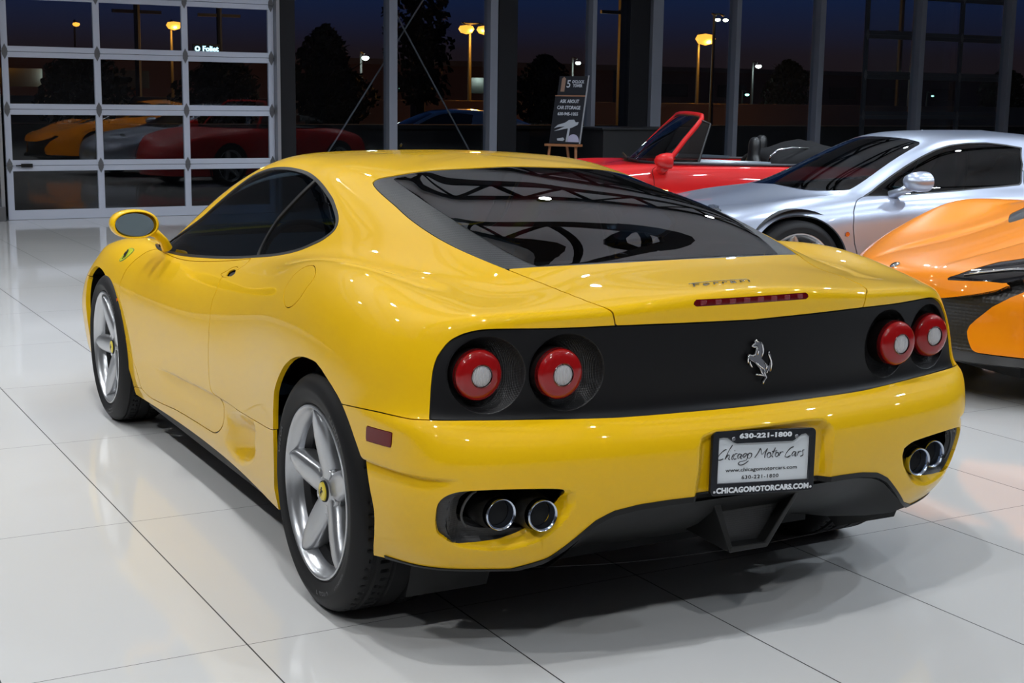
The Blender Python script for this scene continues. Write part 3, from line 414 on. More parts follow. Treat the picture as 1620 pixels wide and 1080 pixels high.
MB().box((WX-.12,-.32,0),(WX-.04,-.42,.16)).build('bottom_bracket',pr('zinc_steel',(.2,.2,.2),.4,.7),d1,bevel=.006)
# ------------------------------------------------------------------ window wall
def post(name,y0,y1,d0,d1,mat,lab,grp):
    o=MB().box((WX+d0,y0,0),(WX+d1,y1,3.9)).build(name,mat,bevel=.004); o['kind']='structure'; tag(o,lab,'mullion',grp)
ym=[(-5.02,-5.13),(-6.43,-6.54),(-7.965,-8.03),(-8.93,-9.10),(-10.35,-10.43),(-11.87,-11.97),(-13.86,-13.96),(-15.78,-15.88),(-17.8,-17.9)]
for i,(a,b_) in enumerate(ym):
    post('trim_%d'%(i+1),a,b_,-.08,.10,SILV,'vertical silver window mullion','window mullions')
    post('trim_%d'%(i+21),b_,b_-.035,.0,.10,STEEL,'thin black gasket edge of a mullion','mullion gaskets')
for i,(a,b_) in enumerate(((-3.60,-3.82),(-6.58,-6.86),(-8.60,-8.92))):
    post('trim_%d'%(i+41),a,b_,-.02,.22,STEEL,'black steel column of the window wall','window wall columns')
edges=[-3.82,-5.02,-6.43,-7.97,-8.93,-10.36,-11.88,-13.87,-15.79,-17.81,-20]
for i in range(len(edges)-1):
    a,b_=edges[i],edges[i+1]
    o=MB().add([(WX+.03,a,.0),(WX+.03,b_,.0),(WX+.03,b_,3.9),(WX+.03,a,3.9)],[(0,1,2,3)]).build('window_%d'%(i+1),PANE,recalc=False); st(o)
# ------------------------------------------------------------------ body-surface mesh with curve cutting
class Cut:
    """triangle mesh over a Surf, split along curves; every vertex keeps its (u,v)"""
    def __init__(s,S,u0=0,u1=None):
        s.S=S; G=S.grid(); nr,nc=G.shape[:2]
        s.uv=[tuple(x) for x in G.reshape(-1,2)]
        t=[]
        for i in range(nr-1):
            for j in range(nc-1):
                a=i*nc+j; b=a+1; c=a+nc+1; d=a+nc
                if j*2<nc-1: t.append((a,b,c)); t.append((a,c,d))
                else: t.append((a,b,d)); t.append((b,c,d))
        s.t=np.array(t); s.lab=np.zeros(len(t),int); s.names=['body']
    def arr(s): return np.array(s.uv)
    def pos(s): return s.S.ev(s.arr())
    def poly_field(s,poly,closed=True):
        """signed 3-D distance to a closed uv polygon (positive inside)"""
        U=s.arr(); P=np.array(poly,float)
        # resample polygon
        Q=[]; n=len(P)
        for i in range(n if closed else n-1):
            a,b=P[i],P[(i+1)%n]; k=max(1,int(np.ceil(np.abs(b-a).max()/.15)))
            for j in range(k): Q.append(a+(b-a)*j/k)
        if not closed: Q.append(P[-1])
        Q=np.array(Q); Q3=s.S.ev(Q)
        lo=Q.min(0)-1.2; hi=Q.max(0)+1.2
        near=np.where(((U>=lo)&(U<=hi)).all(1))[0]
        g=np.full(len(U),-9.0)
        # inside test
        x,y=U[near,0],U[near,1]; ins=np.zeros(len(near),bool); m=len(P)
        if closed:
            for i in range(m):
                a,b=P[i],P[(i+1)%m]
                c=((a[1]>y)!=(b[1]>y)); xx=(b[0]-a[0])*(y-a[1])/((b[1]-a[1]) if b[1]!=a[1] else 1e-12)+a[0]
                ins^=(c&(x<xx))
        X=s.S.ev(U[near]); d=np.full(len(near),9.0)
        A=Q3 if closed else Q3[:-1]; B=np.roll(Q3,-1,0) if closed else Q3[1:]
        for i in range(len(A)):
            ab=B[i]-A[i]; L=max(ab@ab,1e-12); t=np.clip(((X-A[i])@ab)/L,0,1)
            dd=np.linalg.norm(X-A[i]-t[:,None]*ab,axis=1); d=np.minimum(d,dd)
        g[near]=np.where(ins,d,-d) if closed else d
        return g
    def split(s,g,iso=0.0,only=None):
        """split triangles along g==iso ; returns extended g"""
        g=list(g-iso); g=[1e-7 if abs(x)<1e-7 else x for x in g]
        ga=np.array(g); sg=ga[s.t]>0; mixed=np.where(sg.any(1)&~sg.all(1))[0]
        keep=np.ones(len(s.t),bool); nt=[];nl=[];cache={}
        def mid(a,b):
            k=(a,b) if a<b else (b,a)
            if k in cache: return cache[k]
            t=g[a]/(g[a]-g[b]); t=min(max(t,.001),.999); u=(s.uv[a][0]+(s.uv[b][0]-s.uv[a][0])*t,s.uv[a][1]+(s.uv[b][1]-s.uv[a][1])*t)
            s.uv.append(u); g.append(0.0); cache[k]=len(s.uv)-1; return cache[k]
        for ti in mixed:
            if only is not None and s.lab[ti] not in only: continue
            a,b,c=s.t[ti]; sa,sb,sc=g[a]>0,g[b]>0,g[c]>0
            # rotate so that a is the odd one
            if sa==sb: a,b,c=c,a,b
            elif sa==sc: a,b,c=b,c,a
            p=mid(a,b); q=mid(a,c); keep[ti]=False
            nt+=[(a,p,q),(p,b,c),(p,c,q)]; nl+=[s.lab[ti]]*3
        s.t=np.concatenate([s.t[keep],np.array(nt).reshape(-1,3)]) if nt else s.t
        s.lab=np.concatenate([s.lab[keep],np.array(nl,int)]) if nt else s.lab
        return np.array(g)+iso
    def name(s,n):
        if n not in s.names: s.names.append(n)
        return s.names.index(n)
    def region(s,poly,name,gap=.0,only=None,gapname='gap',mir=True,inner=None,innername=None):
        """label the inside of poly; optional gap strip straddling the outline; optional inner inset band"""
        on=None if only is None else [s.name(x) for x in only]
        polys=[poly]
        if mir: polys.append([(u,s.S.V-v) for u,v in poly][::-1])
        for k,pl in enumerate(polys):
            isos=[0] if not gap else [-gap/2,gap/2]
            if inner: isos.append(inner)
            g=s.poly_field(pl)
            for iso in isos:
                g2=s.split(g,iso,on)
                g=g2
            gc=s.cen(g)
            ok=np.ones(len(s.t),bool) if on is None else np.isin(s.lab,on)
            s.lab[ok&(gc>(gap/2))]=s.name(name)
            if gap: s.lab[ok&(abs(gc)<=gap/2)]=s.name(gapname)
            if inner: s.lab[ok&(gc>inner)]=s.name(innername)
    def cen(s,g):
        """field at triangle centroids (vertices on the cut count as zero)"""
        return np.asarray(g)[s.t].mean(1)
    def seamline(s,poly,wd,only=None,gapname='gap',mir=True):
        on=None if only is None else [s.name(x) for x in only]
        for pl in ([poly]+([[(u,s.S.V-v) for u,v in poly]] if mir else [])):
            g=s.poly_field(pl,closed=False); g=np.where(g<-1,9.0,g)
            g=s.split(g,wd/2,on); gc=s.cen(g); ok=np.ones(len(s.t),bool) if on is None else np.isin(s.lab,on)
            s.lab[ok&(gc<wd/2)&(gc>-1)]=s.name(gapname)
    def cutlines(s,fn,isos):
        for iso in isos:
            g=fn(s.pos()); s.split(g,iso)
    def field_region(s,fn,name,only=None):
        """fn(P)->signed value, positive becomes region"""
        on=None if only is None else [s.name(x) for x in only]
        g=fn(s.pos()); g=s.split(g,0,on); gc=s.cen(g); ok=np.ones(len(s.t),bool) if on is None else np.isin(s.lab,on)
        s.lab[ok&(gc>0)]=s.name(name)
    def finish(s,disp=None):
        """final positions and normals"""
        P=s.pos(); s.P=P if disp is None else disp(s.arr(),P)
        # weld the centre line of the last ring (mirror pairs)
        key={}; idx=np.arange(len(P)); U=s.arr()
        for i in np.where((U[:,0]>=s.S.R-1-1e-6)|(U[:,1]<1e-6)|(U[:,1]>s.S.V-1e-6))[0]:
            k=tuple(np.round(s.P[i],4)); idx[i]=key.setdefault(k,i)
        s.t=idx[s.t]; good=(s.t[:,0]!=s.t[:,1])&(s.t[:,1]!=s.t[:,2])&(s.t[:,0]!=s.t[:,2]); s.t=s.t[good]; s.lab=s.lab[good]
        T=s.P[s.t]; fn=np.cross(T[:,1]-T[:,0],T[:,2]-T[:,0])
        N=np.zeros_like(s.P)
        for k in range(3): np.add.at(N,s.t[:,k],fn)
        s.N=N/np.maximum(np.linalg.norm(N,axis=1,keepdims=True),1e-12)
    def part(s,names,obname,mat,parent,flange=.012,off=0.0,side=0,thick=0,fl_dir=None,mats=None):
        """one mesh from the named regions; side=+1/-1 keeps only the left/right half; flange folds the open edges inward"""
        ids=[s.name(x) for x in names]; m=np.isin(s.lab,ids)
        cy=s.P[s.t][:,:,1].mean(1)
        if side>0: m&=cy>0
        if side<0: m&=cy<0
        t=s.t[m]
        if len(t)==0: return None
        used=np.unique(t); mp=-np.ones(len(s.P),int); mp[used]=np.arange(len(used)); t2=mp[t]
        V=s.P[used]-s.N[used]*off*s.sgn; NN=s.N[used]*s.sgn
        F=[tuple(x) for x in t2]; V=V.tolist(); n0=len(V); CN=NN.tolist(); MI=[0]*len(F)
        if flange:
            from collections import Counter
            E=Counter()
            for a,b,c in F:
                for p,q in ((a,b),(b,c),(c,a)): E[(p,q)]+=1
            bd=[(p,q) for (p,q) in E if (q,p) not in E]
            lo={}
            for p,q in bd:
                for k in (p,q):
                    if k not in lo:
                        lo[k]=len(V); d=np.array(fl_dir) if fl_dir is not None else -np.array(NN[k]); V.append((np.array(V[k])+d*flange).tolist())
            nv={}
            for p,q in bd:
                # separate copies so the edge stays crisp
                for k in (p,q):
                    if k not in nv: nv[k]=len(V); V.append(V[k])
                F.append((nv[q],nv[p],lo[p],lo[q])); MI.append(0)
        me=bpy.data.meshes.new(obname); me.from_pydata(V,[],F)
        me.polygons.foreach_set('use_smooth',[True]*len(me.polygons)); me.materials.append(mat)
        me.validate(clean_customdata=False)
        if len(me.vertices)==len(V):
            cn=np.zeros((len(V),3)); me.update()
            vn=np.zeros(len(V)*3); me.vertices.foreach_get('normal',vn); cn=vn.reshape(-1,3); cn[:n0]=NN
            me.normals_split_custom_set_from_vertices(cn.tolist())
        o=bpy.data.objects.new(obname,me); link(o,parent)
        return o
# ------------------------------------------------------------------ wheels
def tyre(parent,R,W,rimr=.242,n=320,m=44,lat=True,detail=True,txt=None):
    """local frame: axis y, outer face at y=0, tyre runs to y=-W"""
    prof=[(rimr-.010,-.020),(rimr-.004,-.008),(rimr+.002,-.004),(rimr+.006,-.006),(rimr+.010,-.001),(rimr+.028,.004),(R-.050,.006),(R-.045,.0075),(R-.040,.006),(R-.030,.002),(R-.018,-.006),(R-.009,-.016),(R-.004,-.026)]
    if not detail: n=96
    tr=[]; y0,y1=-.034,-W+.034
    for i in range(m+1): tr.append(('t',y0+(y1-y0)*i/m))
    back=[(r,-W-h) for r,h in prof[::-1]]
    V=[];F=[];cols=len(prof)+len(tr)+len(back)
    for j in range(n):
        a=2*math.pi*j/n; row=[]
        for r,h in prof: row.append((r,h))
        for _,h in tr:
            q=(h+W/2)/(W/2); r=R-.0035*q*q*abs(q)
            if detail:
                for gq in (-.62,-.22,.22,.62):
                    if abs(q-gq)<.045: r-=.007
                if lat and abs(q)>.28 :
                    ph=(a/(2*math.pi)*66+abs(q)*.9*(1 if q>0 else -1))%1
                    if ph<.17 and not(.50<abs(q)<.70): r-=.007
            row.append((r,h))
        for r,h in back: row.append((r,h))
        for r,h in row: V.append((r*math.cos(a),h,r*math.sin(a)))
    for j in range(n):
        p=j*cols;q=((j+1)%n)*cols
        for i in range(cols-1): F.append((p+i,p+i+1,q+i+1,q+i))
    o=MB().add(V,F).build('tyre',RUB,parent,smooth='auto')
    if txt:
        tm=pr('tyre_lettering',(.055,.055,.057),.5)
        for word,a0,size in txt:
            t=text_mesh(word,size,tm,parent,'tyre_lettering',.0006,bold=.0006,space=1.15)
            rr=(rimr+R)/2-.006
            for v in t.data.vertices:
                ang=a0-v.co.x/rr; r=rr+v.co.y; v.co=(r*math.cos(ang),.0055+v.co.z,r*math.sin(ang))
    return o
def rim5(parent,Wd,mat,spin=0,cap=True,nsp=5,hs=None,hw=None,detail=True):
    n=96
    mb=MB().lathe([(.2435,-.014),(.2455,-.006),(.2435,-.001),(.239,0),(.2345,-.003),(.2315,-.011),(.226,-.019),(.219,-.026),(.215,-.036),(.2125,-.046)],n,'y')
    rm=mb.build('rim_lip',mat,parent,smooth='auto')
    MB().lathe([(.2125,-.045),(.205,-.048),(.192,-.058),(.188,-Wd+.04),(.215,-Wd+.01),(.238,-Wd)],n,'y').build('rim_barrel',pr('barrel_shade',(.03,.03,.032),.45,.6),parent,smooth='auto')  # inner barrel coloured dark for the shade behind the spokes
    hs=hs or (lambda r:np.interp(r,[0,.05,.09,.14,.19,.225,.236],[-.040,-.034,-.026,-.016,-.010,-.009,-.011]))
    hw=hw or (lambda r:np.interp(r,[0,.045,.075,.11,.15,.18,.205,.225,.236],[.034,.037,.042,.041,.039,.036,.030,.018,.004]))
    prof=[(-1,-.055),(-1,-.022),(-.93,-.010),(-.78,-.003),(-.5,.001),(0,.0025),(.5,.001),(.78,-.003),(.93,-.010),(1,-.022),(1,-.055)]
    rsq=[.0,.02,.035,.05,.065,.08,.095,.11,.13,.15,.17,.185,.20,.212,.222,.23,.236]
    for k in range(nsp):
        a=spin+2*math.pi*k/nsp; V=[];F=[]
        for r in rsq:
            for t,h in prof:
                x,z=r,t*hw(r); V.append((x*math.cos(a)-z*math.sin(a),hs(r)+h*(1 if r>.03 else .6),x*math.sin(a)+z*math.cos(a)))
        m=len(prof)
        for i in range(len(rsq)-1):
            for j in range(m-1): F.append((i*m+j,i*m+j+1,(i+1)*m+j+1,(i+1)*m+j))
        MB().add(V,F).build('spoke',mat,parent,smooth='auto')
    hub=MB().lathe([(0,-.032),(.034,-.032),(.040,-.036),(.066,-.040),(.078,-.048),(.080,-.10)],48,'y').build('hub',mat,parent,smooth='auto')
    for k in range(nsp):
        a=spin+2*math.pi*(k+.5)/nsp; c=(.057*math.cos(a),0,.057*math.sin(a))
        MB().lathe([(.0115,-.058),(.0115,-.037),(.013,-.0345),(.0155,-.0340),(.0185,-.037),(.020,-.050)],20,'y',c).build('lug_recess',mat,parent,smooth='auto')
        b=MB().lathe([(0,-.042),(.006,-.042),(.0085,-.045),(.0088,-.058)],6,'y',c).build('lug_bolt',CHR if detail else mat,parent)
    cp=MB().lathe([(0,-.0215),(.022,-.0215),(.0255,-.023),(.0275,-.028),(.0275,-.04)],40,'y').build('center_cap',pr('cap_yellow',(.80,.62,.02),.3,coat=.6) if cap else mat,parent,smooth='auto')
    MB().lathe([(.0275,-.030),(.0290,-.0255),(.0305,-.030),(.0305,-.04)],40,'y').build('cap_ring',DARK,parent,smooth='auto')
    if cap:
        hy=np.array(HORSE); c=hy.mean(0); s_=.030/(hy[:,1].max()-hy[:,1].min())
        MB().prism([((p[0]-c[0])*s_,(p[1]-c[1])*s_) for p in hy],-.0216,-.0208,lambda u,v,d:(-u,d,v)).build('cap_emblem',DARK,parent)
def brake(parent,Wd):
    MB().lathe([(.0,-.125),(.07,-.125),(.075,-.105),(.085,-.10),(.165,-.10),(.168,-.104),(.168,-.126),(.165,-.13),(.06,-.13)],64,'y').build('brake_disc',pr('disc_steel',(.035,.035,.036),.45,.7),parent,smooth='auto')
    cal=MB(); pts=[]
    for k in range(13):
        a=math.radians(150+5*k); pts.append(a)
    V=[];F=[]
    for a in pts:
        for r,h in ((.115,-.075),(.120,-.068),(.178,-.068),(.185,-.075),(.185,-.15),(.115,-.15)): V.append((r*math.cos(a),h,r*math.sin(a)))
    for i in range(12):
        for j in range(6): F.append((i*6+j,i*6+(j+1)%6,(i+1)*6+(j+1)%6,(i+1)*6+j))
    F+= [tuple(range(6)),tuple(72+j for j in range(6))]
    c=cal.add(V,F).build('brake_caliper',DARK,parent,smooth='auto')
    t=text_mesh('Ferrari',.022,pr('caliper_text',(.5,.5,.5),.5),parent,'caliper_lettering',.0005)
    for v in t.data.vertices:
        a=math.radians(181)+v.co.x/.148; r=.148-v.co.y; v.co=(r*math.cos(a),-.0675,r*math.sin(a))
def wheel(root,name,x,y,R,W,Wd,side,spin,mat,detail=True,txt=None,cap=True,yellow=True,**k):
    e=bpy.data.objects.new(name,None); link(e,root); e.location=(x,y,R-.003 if detail else R)
    e.rotation_euler=(0,0,0 if side>0 else math.pi)
    e.location.z=R
    tyre(e,R,W,detail=detail,txt=txt); 
    rim5(e,Wd,mat,spin,cap=cap,detail=detail,**k); 
    if detail: brake(e,Wd)
    return e
def liner(root,x,z,r,y0,y1,name='wheel_arch_liner'):
    mb=MB();n=28;V=[];F=[]
    A=[math.radians(-28+236*i/n) for i in range(n+1)]
    for a in A:
        for rr,yy in ((r,y1),(r,y0),(.0,y0)): V.append((x+rr*math.cos(a),yy,z+rr*math.sin(a)))
    for i in range(n):
        for j in range(2): F.append((i*3+j,i*3+j+1,(i+1)*3+j+1,(i+1)*3+j))
    return mb.add(V,F).build(name,pr('liner_black',(.008,.008,.008),.8),root,smooth=True,recalc=False)
# ------------------------------------------------------------------ the yellow coupe
def paint(name,col,metal=0,rough=.32,flake=0,coat=.72):
    mt=pr(name,col,rough,metal,coat,.02)
    n=mt.node_tree; b=n.nodes['Principled BSDF']; g=nd(mt,'ShaderNodeNewGeometry'); mx=nd(mt,'ShaderNodeMix',data_type='RGBA')
    n.links.new(g.outputs['Backfacing'],mx.inputs[0]); mx.inputs[6].default_value=(*col,1); mx.inputs[7].default_value=(.012,.012,.012,1)
    n.links.new(mx.outputs[2],b.inputs['Base Color'])
    n.links.new(math_(mt,'MULTIPLY_ADD',g.outputs['Backfacing'],-coat,coat),b.inputs['Coat Weight']); b.inputs['Specular IOR Level'].default_value=.12
    return mt
YEL=paint('yellow_paint',(.79,.465,.001),rough=.5,coat=.8)
def meshmat(name,col,sc,rough=.4,strength=.6):
    """perforated / honeycomb sheet"""
    mt=pr(name,col,rough); n=mt.node_tree; b=n.nodes['Principled BSDF']
    tc=nd(mt,'ShaderNodeTexCoord'); mp=nd(mt,'ShaderNodeMapping'); mp.inputs['Scale'].default_value=sc; n.links.new(tc.outputs['Object'],mp.inputs[0])
    v=nd(mt,'ShaderNodeTexVoronoi'); v.inputs['Scale'].default_value=1; v.inputs['Randomness'].default_value=0.0; n.links.new(mp.outputs[0],v.inputs['Vector'])
    bp=nd(mt,'ShaderNodeBump'); bp.inputs['Strength'].default_value=strength; bp.inputs['Distance'].default_value=.002; n.links.new(v.outputs['Distance'],bp.inputs['Height']); n.links.new(bp.outputs[0],b.inputs['Normal'])
    return mt
TAILM=pr('tail_panel_black',(.005,.005,.006),.45,spec=.22)
PERF=meshmat('perforated_black',(.012,.012,.013),(300,260,260))
HONEY=meshmat('honeycomb_black',(.022,.022,.023),(20,100,170),.5,.5)
CARB=pr('dark_diffuser',(.006,.006,.006),.45,spec=.3)
CGL=glass('tinted_car_glass',(.13,.20,.27),.06)
RGL=glass('rear_car_glass',(.16,.17,.18),.11)
car=empty('sports_coupe',(0,0,0),math.radians(-.95),'yellow two-door sports coupe in the foreground seen from behind with round red tail lamps','car')
S=Surf(NET); B=Cut(S); VV=S.V
def mirp(p): return [(u,VV-v) for u,v in p][::-1]
# side windows
dlo=FE['dlo']
B.region(dlo,'trim',only=['body'],inner=.013,innername='sglass')
B.region([(14.3,8.37),(13.69,8.37),(12.91,8.37),(11.68,8.71),(11.2,8.8),(11.2,11.5),(14.3,11.5)],'qglass',gap=.016,only=['sglass'],gapname='trim')
# windscreen
B.region([(12.16,-1.2),(12.14,3.0),(12.18,4.2),(12.32,4.78),(12.7,4.92),(13.2,4.83),(13.75,4.62),(13.9,4.2),(13.92,3),(13.95,-1.2)],'wshield',only=['body'])
# rear screen
left=FE['rglass']; outer=left+[(14.07,18.8)]+mirp(left)[0:] 
bot=FE['rglassbot'][1:]
outer=[left[0]]+left[1:]+[(14.06,18.8),(14.06,20.0)]; outer=outer+[(14.06,21.2)]+mirp(left)+[(u,VV-v) for u,v in bot]+[(11.87,20.0)]+bot[::-1]
B.region(outer,'rsur',gap=.003,only=['body'],mir=False)
ri=FE['rinner']; gl=[(11.99,16.64)]+ri[::-1]+[(14.46,12.3),(14.43,13.6),(14.22,15.35),(14.08,16.9),(14.02,18.8),(14.02,20)]; gl=gl+[(14.02,21.2)]+[(u,VV-v) for u,v in [(14.08,16.9),(14.22,15.35),(14.43,13.6),(14.46,12.3)]]+[(u,VV-v) for u,v in ri]+[(11.97,VV-17.8),(11.91,20),(11.97,17.8)]
B.region(gl,'rglass',only=['rsur'],mir=False)
# engine lid
pn=FE['panel']; pb=FE['panelbot']
dk=FE['deck']; lid=dk+[(8.03,18.93),(7.99,20.0)]; lid=lid+[(u,VV-v) for u,v in lid[::-1][1:]]+[(u,VV-v) for u,v in bot]+[(11.87,20.0)]+bot[::-1]
B.region(lid,'lid',gap=.004,only=['body'],mir=False)
# tail panel
pa=[p for p in pn if p[1]<19.95]+[(7.99,20)]; pbb=[p for p in pb if p[1]<19.95]+[(5.55,20)]
tp=pa+[(u,VV-v) for u,v in pa[::-1][1:]]+[(u,VV-v) for u,v in pbb][1:-1]+pbb[::-1][:-1]
B.region(tp,'panel',gap=.004,only=['body','lid'],mir=False)
# rear bumper
sm=FE['seam']; bu=[(5.3,12.9)]+sm+pbb[1:]; bu=bu+[(u,VV-v) for u,v in bu[::-1][1:]]+[(-1,VV-12.6),(-1,12.6)]
B.region(bu,'bumper',gap=.003,only=['body'],mir=False)
B.region(FE['door'],'door',gap=.004,only=['body'])
sk=[(-1,5.4),(.6,5.9),(.85,6.23),(.56,6.6),(.9,7.42),(1.04,7.9),(1.12,8.27),(1.18,8.5),(1.24,8.64),(1.46,8.78),(1.75,8.9),(2.0,8.95),(2.39,8.96),(2.54,8.85),(2.6,8.65),(2.61,8.94),(2.64,9.54)]+FE['qseam']+[(2.95,11.5),(-1,11.5)]
B.region(sk,'skirt',gap=.0025,only=['body'])
B.region([(-1,-1.2),(-1,4.3),(3,4.2),(5.0,4.06),(5.02,3.2),(4.9,2),(5.0,0),(5,-1.2)],'fbumper',gap=.003,only=['body'])
B.region([(9.6,-1.2),(9.2,1.5),(9.3,2.6),(10.2,3.8),(11.6,4.3),(11.9,3.5),(11.95,0),(11.95,-1.2)],'hood',gap=.003,only=['body'])
B.region(FE['fuel'],'fuel',gap=.0028,only=['body'])
B.region(FE['handle'],'handle',gap=.002,only=['body','door','gap']); B.region(FE['handlehole'],'hhole',only=['handle'])
B.region(FE['badge'],'badge',only=['body','door'],inner=.0025,innername='badgein')
B.region(FE['marker'],'marker',gap=.0015,only=['bumper'])
cap=lambda P,y0,zc,r:np.where(P[:,0]<-.55,r-np.hypot(np.maximum(abs(P[:,1])-y0,0),P[:,2]-zc),-9)
B.field_region(lambda P:cap(P,.176,.9165,.0088),'brake',['lid'])
B.field_region(lambda P:np.where(P[:,0]>2,.010-np.hypot((P[:,0]-2.407)/1.4,P[:,2]-.555),-9),'amber',['body','door'])
B.region(FE['exh'],'exh',only=['bumper']); B.region(FE['exin'],'exin',only=['exh'])
# lower cut-out for the diffuser
def dfield(P):
    zt=np.interp(abs(P[:,1]),[0,.28,.36,.43,.475,.51,.55,.585,.66],[.424,.419,.414,.402,.380,.350,.315,.285,.255])
    return np.where(P[:,0]<-.4,(zt-P[:,2])*.85,-9)
B.field_region(dfield,'dhole',['bumper'])
B.field_region(lambda P:np.where(P[:,0]<-.4,dfield(P)+.012,-9),'dlip',['bumper'])
# wheel arches last
ra=FE['rarch']; rpoly=[(-1.5,10.86),(.6,10.86)]+ra+[(-1.5,13.7)]
B.region(rpoly,'hole')
fa=FE['farch']; fpoly=[(-1.5,4.22),(1,4.2),(3,4.12)]+fa+[(-1.5,5.9)]
B.region(fpoly,'hole')
XOUT=None
def sstep(x): x=np.clip(x,0,1); return x*x*(3-2*x)
def pdist(P2,poly):
    """signed distance to 2-D polygon, inside positive"""
    poly=np.array(poly); d=np.full(len(P2),9.0); ins=np.zeros(len(P2),bool); m=len(poly)
    for i in range(m):
        a,b=poly[i],poly[(i+1)%m]; ab=b-a; t=np.clip(((P2-a)@ab)/(ab@ab),0,1); d=np.minimum(d,np.linalg.norm(P2-a-t[:,None]*ab,axis=1))
        x,y=P2[:,0],P2[:,1]; c=((a[1]>y)!=(b[1]>y)); xx=(b[0]-a[0])*(y-a[1])/((b[1]-a[1]) or 1e-12)+a[0]; ins^=(c&(x<xx))
    return np.where(ins,d,-d)
PLREC=[(-.235,.40),(.215,.40),(.207,.50),(.207,.560),(.195,.590),(.15,.602),(-.15,.602),(-.205,.598),(-.232,.575),(-.238,.55)]
def disp(U,P):
    P=P.copy(); Q=P.copy(); rear=P[:,0]<-.45; side=(P[:,0]>-.66)
    yz=np.stack([P[:,1],P[:,2]],1)
    # plate recess
    k=rear&(abs(P[:,1])<.3)&(P[:,2]>.3)&(P[:,2]<.65); d=pdist(yz[k],PLREC); P[k,0]+=.030*sstep(d/.03)
    # lamp bowls
    # flared lip of the exhaust openings
    k=rear&(abs(P[:,1])>.45)&(P[:,2]<.52)&(P[:,2]>.3); ay=np.stack([abs(Q[:,1]),Q[:,2]],1)
    d=pdist(ay[k],XO); P[k,0]+=.036*sstep(d/.034)*sstep((.835-ay[k,0])/.06)
    # groove round the bumper corner
    z0=.514; s=(z0-Q[:,2]); along=sstep((-.22-Q[:,0])/.2)*sstep((abs(Q[:,1])-.80)/.08)
    k=(Q[:,0]<-.2)&(abs(Q[:,1])>.75); g=np.where(s>0,np.exp(-s/.030),np.exp(s/.004))*.013*along
    P[k,1]-=(np.sign(Q[:,1])*g)[k]; P[k,0]+=(g*.5*sstep((-.5-Q[:,0])/.1))[k]
    # air scoop ahead of the rear wheel
    sp=S.ev(np.array(FE['scoop'])); k=(Q[:,0]>.4)&(Q[:,0]<1.2)&(Q[:,2]<.5); xz=np.stack([Q[:,0],Q[:,2]],1)
    d=pdist(xz[k],sp[:,[0,2]]); P[k,1]-=np.sign(Q[k,1])*.046*sstep(d/.07)*sstep((1.04-Q[k,0])/.35)
    # swage line on the door
    xs=Q[:,0]; zl=np.interp(xs,[.7,1.285,1.49,1.709,1.89],[.41,.384,.371,.364,.352]); s=Q[:,2]-zl
    am=.010*sstep((1.92-xs)/.35)*sstep((xs-.75)/.3); k=(xs>.7)&(xs<1.95)&(abs(Q[:,1])>.6)
    g=am*np.where(s<0,np.exp(s/.05),np.exp(-s/.004)); P[k,1]-=(np.sign(Q[:,1])*g)[k]
    return P
B.sgn=1
XO=S.ev(np.array(FE['exout']))[:,1:]
BOWLS=((.716,.094),(.518,.096))
for yc,R_ in BOWLS:
    B.field_region(lambda P:np.where(P[:,0]<-.5,R_-np.hypot(abs(P[:,1])-yc,P[:,2]-.757),-9),'bowlhole',['panel'])
B.cutlines(lambda P:np.where((P[:,0]<-.6)&(abs(P[:,1])<.3)&(P[:,2]<.65),pdist(P[:,1:],PLREC),-9),(0,.008,.016,.024,.031))
B.cutlines(lambda P:np.where((P[:,0]<-.45)&(abs(P[:,1])>.4)&(P[:,2]<.55)&(P[:,2]>.28),pdist(np.stack([abs(P[:,1]),P[:,2]],1),XO),-9),(0,.012,.022,.034))
B.cutlines(lambda P:np.where((P[:,0]<-.2)&(abs(P[:,1])>.75),P[:,2]-.514,-9),(-.014,-.006,0,.004,.008))
def swf(P):
    zl=np.interp(P[:,0],[.7,1.285,1.49,1.709,1.89],[.41,.384,.371,.364,.352]); return np.where((P[:,0]>.65)&(P[:,0]<2.0)&(abs(P[:,1])>.6),P[:,2]-zl,-9)
B.cutlines(swf,(-.02,-.008,0,.004,.009))
SP_=S.ev(np.array(FE['scoop']))[:,[0,2]]
B.cutlines(lambda P:np.where((P[:,0]>.4)&(P[:,0]<1.2)&(P[:,2]<.5),pdist(P[:,[0,2]],SP_),-9),(0,.015,.03,.05))
B.finish(disp)
B.part(['body'],'body_shell',YEL,car,flange=.016)
B.part(['gap'],'seam_backing',pr('seam_black',(.004,.004,.004),.8),car,flange=0,off=.007)
